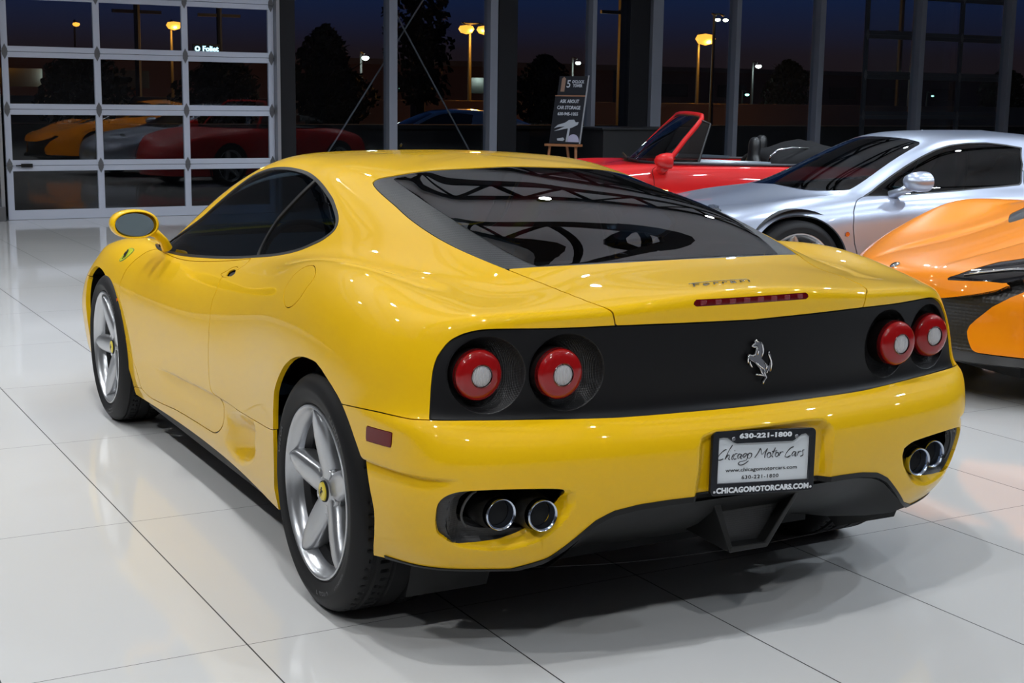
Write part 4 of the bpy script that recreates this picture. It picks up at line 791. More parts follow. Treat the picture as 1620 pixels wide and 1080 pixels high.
for sd in (1,-1):
    d=B.part(['door'],'door',YEL,car,flange=.012,side=sd)
    B.part(['handle'],'door_handle',YEL,d,flange=.004,off=.001,side=sd)
    B.part(['hhole'],'handle_recess',DARK,d,flange=0,off=.010,side=sd)
    B.part(['skirt'],'side_skirt',YEL,car,flange=.012,side=sd)
    B.part(['trim'],'window_trim',SATIN,car,flange=.012,off=-.001,side=sd)
    B.part(['sglass'],'side_window',CGL,d,flange=0,off=.003,side=sd)
    B.part(['qglass'],'quarter_window',CGL,car,flange=0,off=.003,side=sd)
    if sd>0: B.part(['fuel'],'fuel_filler_door',YEL,car,flange=.01,side=sd)
    else: B.part(['fuel'],'fender_panel',YEL,car,flange=.01,side=sd)
    B.part(['amber'],'side_indicator',pr('amber_lens',(.55,.10,.01),.2,coat=1),car,flange=.006,off=-.005,side=sd)
    bd=B.part(['badgein'],'shield_badge',pr('badge_yellow',(.62,.68,.03),.25,coat=1),car,flange=.002,off=-.002,side=sd)
    if bd:
        bc=S.ev(np.array([np.mean(FE['badge'],0)]))[0]; bc[1]=bc[1]*sd; hy=np.array(HORSE)-np.mean(HORSE,0)
        pa_=S.ev(np.array([FE['badge'][0]]))[0]; T2=Vector((.0,-.62*sd,.78)); T1=Vector((-1,0,0)); NB=Vector((0,.78*sd,.62))
        MB().prism([tuple(q*.42) for q in hy],.0015,.0035,lambda u,v,d:tuple(Vector(bc)+T1*u*-sd+T2*v+NB*(d+.003))).build('badge_emblem',DARK,bd)
    B.part(['badge'],'badge_rim',pr('badge_green',(.06,.16,.05),.3),bd,flange=.002,off=-.0015,side=sd)
B.part(['wshield'],'windscreen',CGL,car,flange=.006)
B.part(['rsur'],'rear_screen_surround',PERF,car,flange=.012,off=.002)
B.part(['rglass'],'rear_screen',RGL,car,flange=0,off=.001)
lid_o=B.part(['lid'],'engine_lid',YEL,car,flange=.012)
lb=B.part(['brake'],'high_brake_lamp',pr('brake_red',(.10,.002,.004),.12,coat=1),lid_o,flange=.006,off=.0005)
tailp=B.part(['panel'],'tail_panel',TAILM,car,flange=.014,off=.004)
SG=S.ev(S.grid()); sgm=(SG[...,0]<-.5)&(SG[...,2]>.64)&(SG[...,2]<.88)&(SG[...,1]>.3); SGP=SG[sgm]
def tailx(y,z):
    d=(SGP[:,1]-y)**2+(SGP[:,2]-z)**2; i=np.argsort(d)[:6]; w_=1/(d[i]+1e-6); return float((SGP[i,0]*w_).sum()/w_.sum())
for sgn in (1,-1):
    for yc,R_ in BOWLS:
        V=[];F=[];n=72; prof=((1.012,.0035),(1.0,.0045),(.985,.010),(.95,.020),(.88,.032),(.76,.043),(.58,.051),(.35,.055),(.02,.056))
        for k in range(n):
            t=2*math.pi*k/n; cy,cz=math.cos(t),math.sin(t); x0=tailx(yc+R_*cy,.757+R_*cz)
            for j,(q,dp) in enumerate(prof):
                xp=-.712+.19*yc*yc; f_=q if j>3 else 1; V.append((xp+(x0-xp)*f_+dp,(yc+R_*q*cy)*sgn,.757+R_*q*cz))
        m_=len(prof)
        for k in range(n):
            for j in range(m_-1): F.append((k*m_+j,k*m_+j+1,((k+1)%n)*m_+j+1,((k+1)%n)*m_+j))
        MB().add(V,F).build('lamp_bowl',PERF,tailp,smooth=True)
bump=B.part(['bumper'],'rear_bumper',YEL,car,flange=.034)
B.part(['dlip'],'bumper_lip',CARB,bump,flange=.03,off=-.003)
for sd in (1,-1):
    B.part(['exh'],'exhaust_grille',HONEY,bump,flange=.012,off=.010,side=sd)
    B.part(['exin'],'exhaust_recess',pr('void_black',(.004,.004,.004),.9),bump,flange=-.055,off=.10,side=sd)
    B.part(['marker'],'side_marker_lamp',pr('marker_red',(.13,.003,.003),.35,spec=.3),bump,flange=.008,off=-.002,side=sd)
B.part(['hood'],'bonnet',YEL,car,flange=.012); B.part(['fbumper'],'front_bumper',YEL,car,flange=.02)
# fuel/exhaust rim bead around the inner opening
U=np.array(FE['exin']); 
for sgn in (1,-1):
    q=[u for u in U]; P3=S.ev(np.array([(u,(v if sgn>0 else VV-v)) for u,v in q])); P3[:,0]+=.033; P3=P3[:8] if True else P3
    P3=S.ev(np.array([(u,(v if sgn>0 else VV-v)) for u,v in FE['exin'][:10]])); P3[:,0]+=.012
    MB().tube([tuple(p) for p in P3],.0035,8).build('grille_edge',pr('edge_black',(.03,.03,.03),.35),bump,smooth=True)
# exhaust tips
TIP=pr('burnt_chrome',(.55,.60,.70),.12,1)
for sgn in (1,-1):
    for yy,zz in ((.705,.423),(.611,.419)):
        R_=.0375; xb=-.712 if yy<.65 else -.672
        MB().lathe([(R_-.004,.25),(R_-.004,.004),(R_-.002,0),(R_+.001,-.002),(R_+.003,.001),(R_+.003,.006),(R_,.02),(R_-.001,.25)],48,'x',(xb,yy*sgn,zz)).build('exhaust_tip',TIP,car,smooth='auto')
        MB().lathe([(0,.03),(R_-.005,.03)],32,'x',(xb-.001,yy*sgn,zz)).build('pipe_shade_disc',pr('pipe_shade',(.006,.006,.006),.9),car)  # flat dark disc standing in for the shade inside the pipe
        MB().lathe([(R_+.012,.30),(R_+.010,.05),(R_+.004,.02)],32,'x',(xb,yy*sgn,zz)).build('exhaust_sleeve',pr('sleeve',(.05,.048,.045),.4,.8),car,smooth=True)
# tail lamps
RED=pr('lamp_red',(.27,.005,.006),.12,coat=.7,crough=.02,spec=.2); REDD=pr('lamp_red_dark',(.08,.002,.003),.2,coat=.5)
CLR=pr('clear_lens',(.55,.53,.54),.18,coat=1)
cn=CLR.node_tree; wv=nd(CLR,'ShaderNodeTexWave'); wv.bands_direction='Y'; wv.inputs['Scale'].default_value=75; tcx=nd(CLR,'ShaderNodeTexCoord'); cn.links.new(tcx.outputs['Object'],wv.inputs['Vector'])
bmp=nd(CLR,'ShaderNodeBump'); bmp.inputs['Strength'].default_value=.8; bmp.inputs['Distance'].default_value=.003; cn.links.new(wv.outputs['Fac'],bmp.inputs['Height']); cn.links.new(bmp.outputs[0],cn.nodes['Principled BSDF'].inputs['Normal'])
for sgn in (1,-1):
    for yc,xf in ((.734,-.614),(.545,-.680)):
        l=empty('tail_lamp',(xf,yc*sgn,.757)); l.parent=car
        MB().lathe([(.0275,-.003),(.042,-.0005),(.053,.003),(.0595,.008),(.0625,.015),(.0635,.03)],56,'x').build('red_lens',RED,l,smooth='auto')
        MB().lathe([(.0630,.014),(.0640,.018),(.0640,.027)],56,'x').build('lamp_body',REDD,l,smooth='auto'); MB().lathe([(.0640,.026),(.0630,.034),(.0610,.085)],56,'x').build('lamp_socket',pr('socket_black',(.006,.003,.003),.5,spec=.3),l,smooth='auto')
        MB().lathe([(0,-.006),(.012,-.0055),(.022,-.004),(.0265,-.001),(.0275,.004)],40,'x').build('clear_lens',CLR,l,smooth='auto')
        MB().lathe([(.0270,-.004),(.0283,-.005),(.0296,-.003)],40,'x').build('lens_ring',REDD,l,smooth='auto')
# brake lamp elements
for i in range(8):
    y=-.154+.044*i; x=-.712+.19*y*y-.002
    MB().box((x,y-.010,.910),(x+.004,y+.010,.923)).build('lamp_cell',pr('cell_red',(.16,.003,.008),.2,coat=1),lid_o,bevel=.002)
# prancing horse emblem
hm=MB(); hm.prism(HORSE,-.711,-.717,lambda u,v,d:(d,u,v)); ho=hm.build('horse_emblem',pr('dark_chrome',(.20,.20,.22),.18,1),car,bevel=.0008)
for s_ in HSTR:
    n_=len(s_); MB().tube([(-.7185,a,b) for a,b in s_],[.0012+.0012*math.sin(math.pi*i/(n_-1)) for i in range(n_)],8).build('emblem_relief',pr('bright_chrome',(.9,.9,.92),.12,1),ho,smooth=True)
ht=MB(); 
# script letters on the lid
sc_=text_mesh('Ferrari',.034,CHR,lid_o,'script_lettering',.0012,xs=1.0,shear=.35,bold=.0001,space=1.25)
wx=max(v.co.x for v in sc_.data.vertices)-min(v.co.x for v in sc_.data.vertices); kx=.192/wx
def decksurf(y,x):
    # height of the lid at (x,y)
    return DK(y,x)
DG=S.ev(S.grid()); dm=(DG[...,0]<-.3)&(DG[...,0]>-.75)&(DG[...,2]>.9)&(abs(DG[...,1])<.4); DP=DG[dm]
def DK(y,x):
    d=(DP[:,1]-y)**2+(DP[:,0]-x)**2; i=np.argsort(d)[:4]; w_=1/(d[i]+1e-6); return float((DP[i,2]*w_).sum()/w_.sum())
for v in sc_.data.vertices:
    y=.052-v.co.x*kx; x=-.635+v.co.y; z=DK(y,x); v.co=(x,y,z+.003+v.co.z)
bar=MB(); pts=[(-.620,.146-.011*i-.006,0) for i in range(18)]
for (x0,y0,_),(x1,y1,_2) in zip(pts[:-1],pts[1:]):
    bar.tube([(x0,y0,DK(y0,x0)+.004),(x1,y1,DK(y1,x1)+.004)],.0014,6)
bar.build('script_bar',CHR,lid_o)
# number plate
PB=Vector((-.777,0,.5043)); tl=.115
pm=Matrix.Translation(PB)@Matrix(((0,tl,-1,0),(-1,0,0,0),(0,1,0,0),(0,0,0,1)))
pl=empty('number_plate'); pl.parent=car; pl.matrix_local=pm
PW=pr('plate_white',(.62,.65,.68),.25,coat=.5); PK=pr('plate_ink',(.012,.012,.014),.4); FK=pr('frame_black',(.005,.006,.010),.3,coat=.25,spec=.3)
MB().box((-.150,-.075,-.004),(.150,.075,.002)).build('plate_sheet',PW,pl)
def frame():
    mb=MB(); o=[];i=[]
    def rr(w_,h_,r,n=6):
        q=[]
        for cx,cy,a0 in ((w_-r,h_-r,0),(-w_+r,h_-r,90),(-w_+r,-h_+r,180),(w_-r,-h_+r,270)):
            for k in range(n+1): a=math.radians(a0+90*k/n); q.append((cx+r*math.cos(a),cy+r*math.sin(a)))
        return q
    O=rr(.158,.081,.012)
    I=[(.1435,.060),(.128,.070),(.113,.068),(.092,.054),(.086,.0515),(-.086,.0515),(-.092,.0535),(-.113,.066),(-.128,.0675),(-.1415,.066),(-.1415,-.053),(.1435,-.054)]
    return O,I
O,I=frame()
cv=bpy.data.curves.new('f','CURVE'); cv.dimensions='2D'; cv.fill_mode='BOTH'; cv.extrude=.004; cv.bevel_depth=.0015
for lst in (O,I):
    sp_=cv.splines.new('POLY'); sp_.points.add(len(lst)-1); sp_.use_cyclic_u=True
    for p,q in zip(sp_.points,lst): p.co=(q[0],q[1],0,1)
oc=bpy.data.objects.new('f',cv); COL.objects.link(oc); me=bpy.data.meshes.new_from_object(oc.evaluated_get(bpy.context.evaluated_depsgraph_get())); bpy.data.objects.remove(oc)
me.name='plate_frame'; me.materials.clear(); me.materials.append(FK); po=bpy.data.objects.new('plate_frame',me); link(po,pl); po.location=(0,0,.003)
def fit_text(t,w_,h_,cx,cy,z,mat,name,shear=0,bold=0,sp=1):
    o=text_mesh(t,.02,mat,pl,name,.0003,shear=shear,bold=bold,space=sp); v=np.array([x.co for x in o.data.vertices]); lo,hi=v.min(0),v.max(0)
    for x in o.data.vertices: x.co=((x.co.x-(lo[0]+hi[0])/2)*w_/(hi[0]-lo[0])+cx,(x.co.y-(lo[1]+hi[1])/2)*h_/(hi[1]-lo[1])+cy,x.co.z+z)
    return o
LW=pr('frame_lettering_white',(.70,.72,.75),.4)
fit_text('630-221-1800',.162,.0135,.001,.0690,.0092,LW,'frame_lettering',bold=.0010,sp=1.08)
fit_text('CHICAGOMOTORCARS.COM',.286,.0150,.0,-.0690,.0092,LW,'frame_lettering',bold=.0010,sp=1.05)
fit_text('www.chicagomotorcars.com',.221,.0125,-.003,-.0205,.0025,PK,'plate_lettering',bold=.0001)
fit_text('630-221-1800',.114,.0095,-.006,-.0390,.0025,PK,'plate_lettering',bold=.0001,sp=1.15)
for s_ in SCRIPT:
    # smooth polyline into a pen stroke
    P_=crom(np.array([(a,b,.0025) for a,b in s_]),5); MB().tube([tuple(p) for p in P_],[.0010+.0004*math.sin(3*i/len(P_)*math.pi) for i in range(len(P_))],6).build('plate_script',PK,pl,smooth=True)
for sx_ in (-.0975,.0975): MB().lathe([(0,.0105),(.004,.0105),(.0055,.009),(.0055,.003)],16,'z',(sx_,.062,0)).build('plate_bolt',pr('zinc',(.3,.3,.32),.3,1),pl,smooth='auto')
for sx_ in (-.148,.150): MB().lathe([(0,.0095),(.003,.0095),(.004,.008)],12,'z',(sx_,-.072,0)).build('plate_bolt',CHR,pl,smooth='auto')
# diffuser
V=[];F=[];ys=np.linspace(-.575,.575,45)
zt=lambda y:float(np.interp(abs(y),[0,.28,.36,.43,.475,.51,.55,.585,.66],[.424,.419,.414,.402,.380,.350,.315,.285,.262]))
xt=lambda y:-.765+.19*y*y
for y in ys:
    for k,(t,dz) in enumerate(((0,0),(.05,.18),(.15,.40),(.30,.66),(.5,.88),(.8,1))):
        V.append((xt(y)+t,y*(1-.12*t),zt(y)+(.135-zt(y))*dz-.006))
for i in range(len(ys)-1):
    for k in range(5): F.append((i*6+k,i*6+k+1,i*6+k+7,i*6+k+6))
MB().add(V,F).build('rear_diffuser',CARB,car,smooth=True)
cb=MB(); fr=[(.122,.400),(-.170,.400),(-.063,.252),(.060,.252)]; inn=[(.100,.395),(-.146,.395),(-.052,.270),(.056,.272)]
c0=-.735
cb.add([(c0,y,z) for y,z in fr]+[(c0-.004,y,z) for y,z in inn]+[(c0+.05,y*.97,z) for y,z in inn]+[(c0+.25,y,z+.01) for y,z in fr],
   [(0,1,5,4),(1,2,6,5),(2,3,7,6),(3,0,4,7),(4,5,9,8),(5,6,10,9),(6,7,11,10),(7,4,8,11),(0,3,15,12),(1,2,14,13),(3,2,14,15)])
cbx=cb.build('diffuser_centre_duct',CARB,car,bevel=.003)
MB().add([(c0+.03,y*.99,z) for y,z in inn],[(0,1,2,3)]).build('duct_grille',HONEY,cbx)
# underbody and arch liners
MB().box((-.25,-.60,.125),(3.3,.60,.17)).box((.42,-.865,.15),(2.14,.865,.22)).build('underbody',DARK,car)
MB().box((-.42,-.86,.40),(-.30,.86,.60)).build('rear_bulkhead',DARK,car)
for sgn in (1,-1):
    l1_=liner(car,-.03,.335,.41,.60*sgn,.835*sgn); l2_=liner(car,2.6,.325,.385,.58*sgn,.84*sgn)
TX=[('PIRELLI',math.radians(130),.030),('P ZERO',math.radians(255),.026),('P275/40ZR18',math.radians(225),.014),('ROSSO',math.radians(20),.026)]
for sgn in (1,-1):
    wheel(car,'rear_wheel',0,.938*sgn,.335,.275,.262,sgn,math.radians(86),ALU,txt=TX if sgn>0 else None)
    wheel(car,'front_wheel',2.6,.936*sgn,.322,.215,.205,sgn,math.radians(70),ALU,txt=TX[:2] if sgn>0 else None)
# cabin
INT=pr('cabin_black',(.015,.015,.017),.7); LEA=pr('seat_leather',(.045,.012,.010),.5)
MB().box((.45,-.72,.20),(2.35,.72,.26)).build('cabin_floor',INT,car)
MB().add([(.42,-.68,.25),(.42,.68,.25),(.36,.60,.90),(.36,-.60,.90),(.30,-.66,.25),(.30,.66,.25),(.28,.60,.90),(.28,-.60,.90)],[(0,1,2,3),(7,6,5,4),(3,2,6,7),(0,3,7,4),(1,5,6,2)]).build('cabin_bulkhead',INT,car)
MB().add([(1.85,-.70,.60),(1.85,.70,.60),(1.80,.70,.78),(1.80,-.70,.78),(2.35,.68,.82),(2.35,-.68,.82),(2.2,.7,.3),(2.2,-.7,.3)],[(0,1,2,3),(3,2,4,5),(0,1,6,7)]).build('dashboard',INT,car,bevel=.02)
def seat(y):
    s_=MB(); rows=[]
    prof=[(1.62,.34,.25),(1.45,.36,.26),(1.15,.33,.25),(1.05,.36,.25),(.98,.50,.25),(.90,.66,.24),(.84,.82,.21),(.81,.90,.15),(.79,.96,.12),(.78,1.02,.09)]
    for x,z,h_ in prof:
        for t,o_ in ((-1,.05),(-.85,.06),(-.6,.015),(0,0),(.6,.015),(.85,.06),(1,.05)):
            rows.append((x+(o_*.6 if z>.4 else 0),y+t*h_,z+(o_ if z<.4 else 0)))
    f=[(i*7+j,i*7+j+1,i*7+j+8,i*7+j+7) for i in range(len(prof)-1) for j in range(6)]
    o=s_.add(rows,f).build('seat',LEA,car,smooth=True); m_=o.modifiers.new('t','SOLIDIFY'); m_.thickness=.08; m_.offset=1; ss=o.modifiers.new('s','SUBSURF'); ss.levels=ss.render_levels=2
seat(.37); seat(-.37)
sw=MB().tube([(1.62+.07*math.sin(a)*.5,.37+.18*math.cos(a),.76+.17*math.sin(a)) for a in [2*math.pi*i/32 for i in range(32)]],.014,10,closed=True)
sw.build('steering_wheel',DARK,car,smooth=True)
eb=MB().box((-.2,-.45,.78),(.25,.45,.80)); eb.build('engine_bay_cover',INT,car)
for sgn in (1,-1): MB().tube([(.15,.16*sgn,.84),(-.18,.16*sgn,.83)],.07,16).build('intake_plenum',pr('crackle_red',(.25,.01,.008),.4),car,smooth='auto',bevel=.01)
# door mirrors
def mirror(sgn):
    e_=empty('door_mirror',(2.02,.934*sgn,.907)); e_.parent=car
    V=[];F=[];n=28
    secs=[(-.035,.93,.93),(-.028,1,1),(0,1.02,1.03),(.04,.97,.99),(.08,.80,.84),(.105,.52,.58),(.115,.2,.25)]
    for x,a,b in secs:
        for k in range(n):
            t=2*math.pi*k/n; cy=math.cos(t);sz=math.sin(t)
            yy=.092*a*np.sign(cy)*abs(cy)**.9; zz=(.058 if sz>0 else .054)*b*np.sign(sz)*abs(sz)**.9+.008*cy*sgn*0-.006*(x>.05)
            V.append((x,yy,zz))
    for i in range(len(secs)-1):
        for k in range(n): F.append((i*n+k,i*n+(k+1)%n,(i+1)*n+(k+1)%n,(i+1)*n+k))
    F.append(tuple((len(secs)-1)*n+k for k in range(n)))
    # inward lip
    base=len(V)
    for a,x in ((.88,-.034),(.85,.020)):
        for k in range(n):
            t=2*math.pi*k/n; cy=math.cos(t);sz=math.sin(t); V.append((x,.092*a*np.sign(cy)*abs(cy)**.9,(.058 if sz>0 else .054)*a*np.sign(sz)*abs(sz)**.9))
    for k in range(n): F.append((k,(k+1)%n,base+(k+1)%n,base+k)); F.append((base+k,base+(k+1)%n,base+n+(k+1)%n,base+n+k))
    F.append(tuple(base+n+k for k in range(n)))
    MB().add(V,F).build('mirror_housing',YEL,e_,smooth='auto')
    g_=MB(); g_.prism([(.074*math.cos(t)+ -.002*sgn,.047*math.sin(t)) for t in [2*math.pi*k/32 for k in range(32)]],-.0225,-.019,lambda u,v,d:(d,u,v)); g_.build('mirror_glass',pr('mirror_glass',(.16,.20,.22),.03,1),e_).rotation_euler=(0,-.06,-.23*sgn)
    st_=MB().tube([(.045,-.055*sgn,-.025),(.05,-.10*sgn,-.045),(.06,-.130*sgn,-.075),(.075,-.148*sgn,-.108)],[.020,.018,.018,.022],14); st_.build('mirror_stalk',YEL,e_,smooth='auto')
mirror(1); mirror(-1)
MB().tube([(1.50,.02,1.228),(1.49,.02,1.236)],.004,8).build('roof_sensor',DARK,car)
# ------------------------------------------------------------------ cars behind
def cen_box(root,name,boxes,mat,**k):
    mb=MB()
    for a,b_ in boxes: mb.box(a,b_)
    return mb.build(name,mat,root,**k)
# silver coupe
SILVER=paint('silver_paint',(.40,.44,.54),metal=.75,rough=.34)
sc2=empty('grand_touring_coupe',(3.92,-6.62,0),math.radians(78),'silver grand touring coupe parked between the orange and red cars','car')
S2=Surf(NET_SILVER,nu=12,nv=14,su=.32,sv=.38); C2=Cut(S2); C2.sgn=1
C2.region(FE['silver_dlo'],'trim',only=['body'],inner=.012,innername='sglass')
C2.region([(6.9,-1.2),(6.78,2.4),(6.80,3.3),(6.87,4.04),(7.24,3.84),(7.52,3.72),(7.77,3.62),(8.01,3.54),(8.27,3.47),(8.53,3.42),(8.78,3.35),(8.89,2.9),(8.93,1.61),(8.93,-1.2)],'wshield',only=['body'])
C2.region([(7.1,15.2),(7.1,12.6),(7.4,12.0),(8.6,11.6),(8.75,12.3),(8.75,15.2)],'rscreen',only=['body'])
C2.region(FE['silver_seam']+[(1.0,5.15),(.4,5.3),(.3,8.2),(1.2,8.5),(3,8.45),(5.2,8.3),(6.75,8.14),(7.6,8.2),(7.6,5.6)],'door',gap=.007,only=['body'])
C2.region(FE['silver_hl'],'hl',gap=.004,only=['body'])
C2.region([(4.3,-1.2),(4.4,.9),(5.35,1.1),(5.45,2.2),(5.6,3.4),(6.1,4.2),(6.7,4.05),(6.9,-1.2)],'bonnet',gap=.005,only=['body'])
C2.field_region(lambda P:np.where((abs(P[:,1])>.6)&(P[:,0]>1.5)&(P[:,2]<.72),.362-np.hypot(P[:,0]-2.66,P[:,2]-.325),-9),'hole')
C2.field_region(lambda P:np.where((abs(P[:,1])>.6)&(P[:,0]<1.2)&(P[:,2]<.76),.372-np.hypot(P[:,0],P[:,2]-.33),-9),'hole')
C2.finish()
C2.part(['body'],'body_shell',SILVER,sc2,flange=.02); C2.part(['bonnet'],'bonnet',SILVER,sc2,flange=.012); [C2.part(['door'],'door',SILVER,sc2,flange=.012,side=q) for q in (1,-1)]; C2.part(['gap'],'seam_backing',MT['seam_black'],sc2,flange=0,off=.006)
for sd in (1,-1):
    C2.part(['trim'],'window_trim',SATIN,sc2,flange=.01,side=sd,off=-.001); C2.part(['sglass'],'side_window',CGL,sc2,flange=0,off=.003,side=sd)
    C2.part(['hl'],'head_lamp',pr('lamp_glass',(.35,.37,.40),.08,.6,coat=1),sc2,flange=.01,off=-.001,side=sd)
C2.part(['wshield'],'windscreen',glass('dark_car_glass',(.30,.34,.38),.07),sc2,flange=.006,off=.002); C2.part(['rscreen'],'rear_screen',RGL,sc2,flange=0,off=.002)
for sgn in (1,-1):
    m_=MB();V=[];F=[];n=20
    for x,a,b_ in ((-.05,.86,.86),(-.045,1,1),(0,1.03,1.03),(.05,.92,.92),(.09,.66,.66),(.11,.25,.25)):
        for k in range(n):
            t=2*math.pi*k/n; V.append((x,.098*a*math.cos(t),.066*b_*math.sin(t)))
    for i in range(5):
        for k in range(n): F.append((i*n+k,i*n+(k+1)%n,(i+1)*n+(k+1)%n,(i+1)*n+k))
    F+=[tuple(range(n)),tuple(5*n+k for k in range(n))]
    e=None
    if sgn>0:
        e=empty('door_mirror',(1.83,.945*sgn,.905)); e.parent=sc2
        m_.add(V,F).build('mirror_housing',SILVER,e,smooth='auto')
    if e: MB().tube([(.02,-.06*sgn,-.035),(.05,-.13*sgn,-.07),(.10,-.19*sgn,-.105)],[.034,.026,.034],12).build('mirror_stalk',SILVER,e,smooth=True)
    MB().lathe([(0,0),(.013,.001),(.016,.004)],16,'y',(2.32,.893,.56)).build('side_indicator',pr('amber_lens',(.5,.1,.01),.2),sc2) if sgn>0 else None
    MB().tube([(.95,.865*sgn,.735),(1.02,.885*sgn,.74),(1.12,.885*sgn,.74),(1.19,.865*sgn,.735)],.012,8).build('door_handle',SILVER,sc2,smooth=True)
    liner(sc2,2.66,.325,.40,.60*sgn,.86*sgn); liner(sc2,0,.33,.40,.60*sgn,.87*sgn)
    wheel(sc2,'front_wheel',2.66,.885*sgn,.325,.235,.22,sgn,.5,ALU,detail=False,cap=False,nsp=7)
    wheel(sc2,'rear_wheel',0,.90*sgn,.33,.265,.25,sgn,.3,ALU,detail=False,cap=False,nsp=7)
cen_box(sc2,'underbody',[((-.6,-.6,.14),(3.1,.6,.2)),((.42,-.84,.14),(2.22,.84,.22))],DARK)
cen_box(sc2,'cabin_floor',[((-.1,-.66,.25),(2.1,.66,.30)),((-.12,-.64,.30),(-.08,.64,.84))],INT)
TAN=pr('grey_leather',(.05,.05,.052),.55)
for y in (.36,-.36):
    sm_=MB(); V=[];F=[]
    for x,z,h_ in ((1.35,.42,.25),(1.0,.40,.25),(.92,.45,.25),(.80,.72,.24),(.74,.92,.20),(.72,.97,.13),(.70,1.08,.11)):
        for t,o_ in ((-1,.05),(-.6,.01),(0,0),(.6,.01),(1,.05)): V.append((x+(o_ if z>.43 else 0),y+t*h_,z+(o_ if z<.43 else 0)))
    for i in range(6):
        for j in range(4): F.append((i*5+j,i*5+j+1,i*5+j+6,i*5+j+5))
    o=sm_.add(V,F).build('seat',TAN,sc2,smooth=True); q=o.modifiers.new('t','SOLIDIFY'); q.thickness=.09; q=o.modifiers.new('s','SUBSURF'); q.levels=q.render_levels=2
MB().add([(1.72,-.66,.62),(1.72,.66,.62),(1.70,.66,.76),(1.70,-.66,.76),(2.25,.60,.79),(2.25,-.60,.79),(2.1,.7,.3),(2.1,-.7,.3)],[(0,1,2,3),(3,2,4,5),(0,1,6,7)]).build('dashboard',INT,sc2)
MB().tube([(1.55+.04*math.sin(a),.36+.18*math.cos(a),.76+.17*math.sin(a)) for a in [2*math.pi*i/28 for i in range(28)]],.014,8,closed=True).build('steering_wheel',DARK,sc2,smooth=True)
ppr=MB().add([(1.72,.44,.84),(1.72,.66,.84),(1.58,.63,.66),(1.58,.50,.66),(1.715,.44,.845),(1.715,.66,.845),(1.575,.63,.665),(1.575,.50,.665)],[(0,1,2,3),(7,6,5,4),(0,4,5,1),(1,5,6,2),(2,6,7,3),(3,7,4,0)])
tag(ppr.build('paper_sheet',pr('green_paper',(.22,.42,.36),.6),None,loc=(0,0,0)),'pale green paper sheet hanging behind the silver coupe side window','paper sheet'); bpy.data.objects['paper_sheet'].matrix_world=sc2.matrix_basis
# orange supercar
ORG=paint('orange_paint',(.86,.25,.003),rough=.36)
oc_=empty('supercar',(1.2,-6.4,0),math.radians(82),'orange low supercar with black air intakes at the right edge','car')
S3=Surf(NET_ORANGE,nu=12,nv=14,su=.28,sv=.34); C3=Cut(S3); C3.sgn=1
F3=FE
C3.region([(-.5,-1.2),(-.5,2.6),(.62,2.55)]+[(.71,1.53),(.96,1.47),(1.37,1.41),(1.66,1.39),(1.91,1.42),(2.19,1.51),(2.72,1.72),(3.09,1.94),(3.3,2.12),(3.45,2.02),(3.5,1.86)]+[(3.46,1.8),(3.39,1.79),(3.26,1.62),(3.1,1.38),(2.93,1.1),(2.85,.95),(2.8,.0),(2.8,-1.2)],'intake',only=['body'])
C3.region([(-.5,-1.2),(-.5,14),(.42,14),(.42,8),(.50,2.6),(.62,1.6),(.66,-1.2)],'splitter',only=['body','intake'])
C3.region(F3['orange_hl']+[(4.6,2.35),(4.0,2.3),(3.6,1.95),(3.62,1.84)]+F3['orange_hlb'][::-1],'lamp',only=['body'],mir=False)
C3.region([(3.52,1.87),(3.62,1.83),(3.75,2.0),(3.5,2.2),(3.25,2.1),(3.4,1.95)],'intake',only=['body','lamp'])
C3.region([(6.55,.55),(6.8,1.35),(7.1,1.6),(7.3,1.2),(7.2,.3),(6.9,.45)],'vent',only=['body'])
C3.region([(7.15,-1.2),(7.15,3.0),(7.3,4.2),(7.6,4.4),(8.6,4.1),(8.85,3.2),(8.9,-1.2)],'wshield',only=['body'])
C3.region([(7.25,4.8),(7.2,7.2),(7.6,8.4),(8.3,8.0),(8.85,6.5),(8.8,5.0),(8.2,4.75)],'sglass',only=['body'])
C3.field_region(lambda P:np.where((abs(P[:,1])>.6)&(P[:,0]>1.5)&(P[:,2]<.8),.365-np.hypot(P[:,0]-2.67,P[:,2]-.345),-9),'hole')
C3.field_region(lambda P:np.where((abs(P[:,1])>.6)&(P[:,0]<1.2)&(P[:,2]<.8),.385-np.hypot(P[:,0],P[:,2]-.355),-9),'hole')
crz=S3.ev(np.array([(u,28-v) for u,v in F3['orange_crease']]))
def disp3(U,P):
    P=P.copy(); k=(P[:,0]>2.6)&(P[:,0]<3.7)&(P[:,2]>.55)
    yc=np.interp(P[:,0],crz[::-1,0],crz[::-1,1]); yc=.25
    s=abs(P[:,1])-yc; am=.016*np.clip((3.6-P[:,0])/.3,0,1)*np.clip((P[:,0]-2.6)/.2,0,1)
    P[:,2]-=np.where(k&(s<0),am*np.exp(s/.09),0)+np.where(k&(s>=0),am*np.exp(-s/.012)*1.0,0); return P
C3.finish(disp3)
C3.part(['body'],'body_shell',ORG,oc_,flange=.02)
C3.part(['intake'],'air_intake',meshmat('intake_mesh',(.014,.014,.015),(45,60,60),.35,1.0),oc_,flange=-.04,off=.045)
C3.part(['splitter'],'front_splitter',pr('gloss_black',(.007,.007,.008),.35,spec=.35),oc_,flange=.02,off=-.012)
C3.part(['vent'],'bonnet_vent',pr('gloss_black',(.01,.01,.01),.2),oc_,flange=0,off=.003)
for sd in (1,-1):
    C3.part(['lamp'],'head_lamp',pr('lamp_dark_glass',(.012,.012,.014),.05,coat=1),oc_,flange=.01,off=.002,side=sd)
    C3.part(['sglass'],'side_window',RGL,oc_,flange=0,off=.002,side=sd)
C3.part(['wshield'],'windscreen',RGL,oc_,flange=0,off=.002)
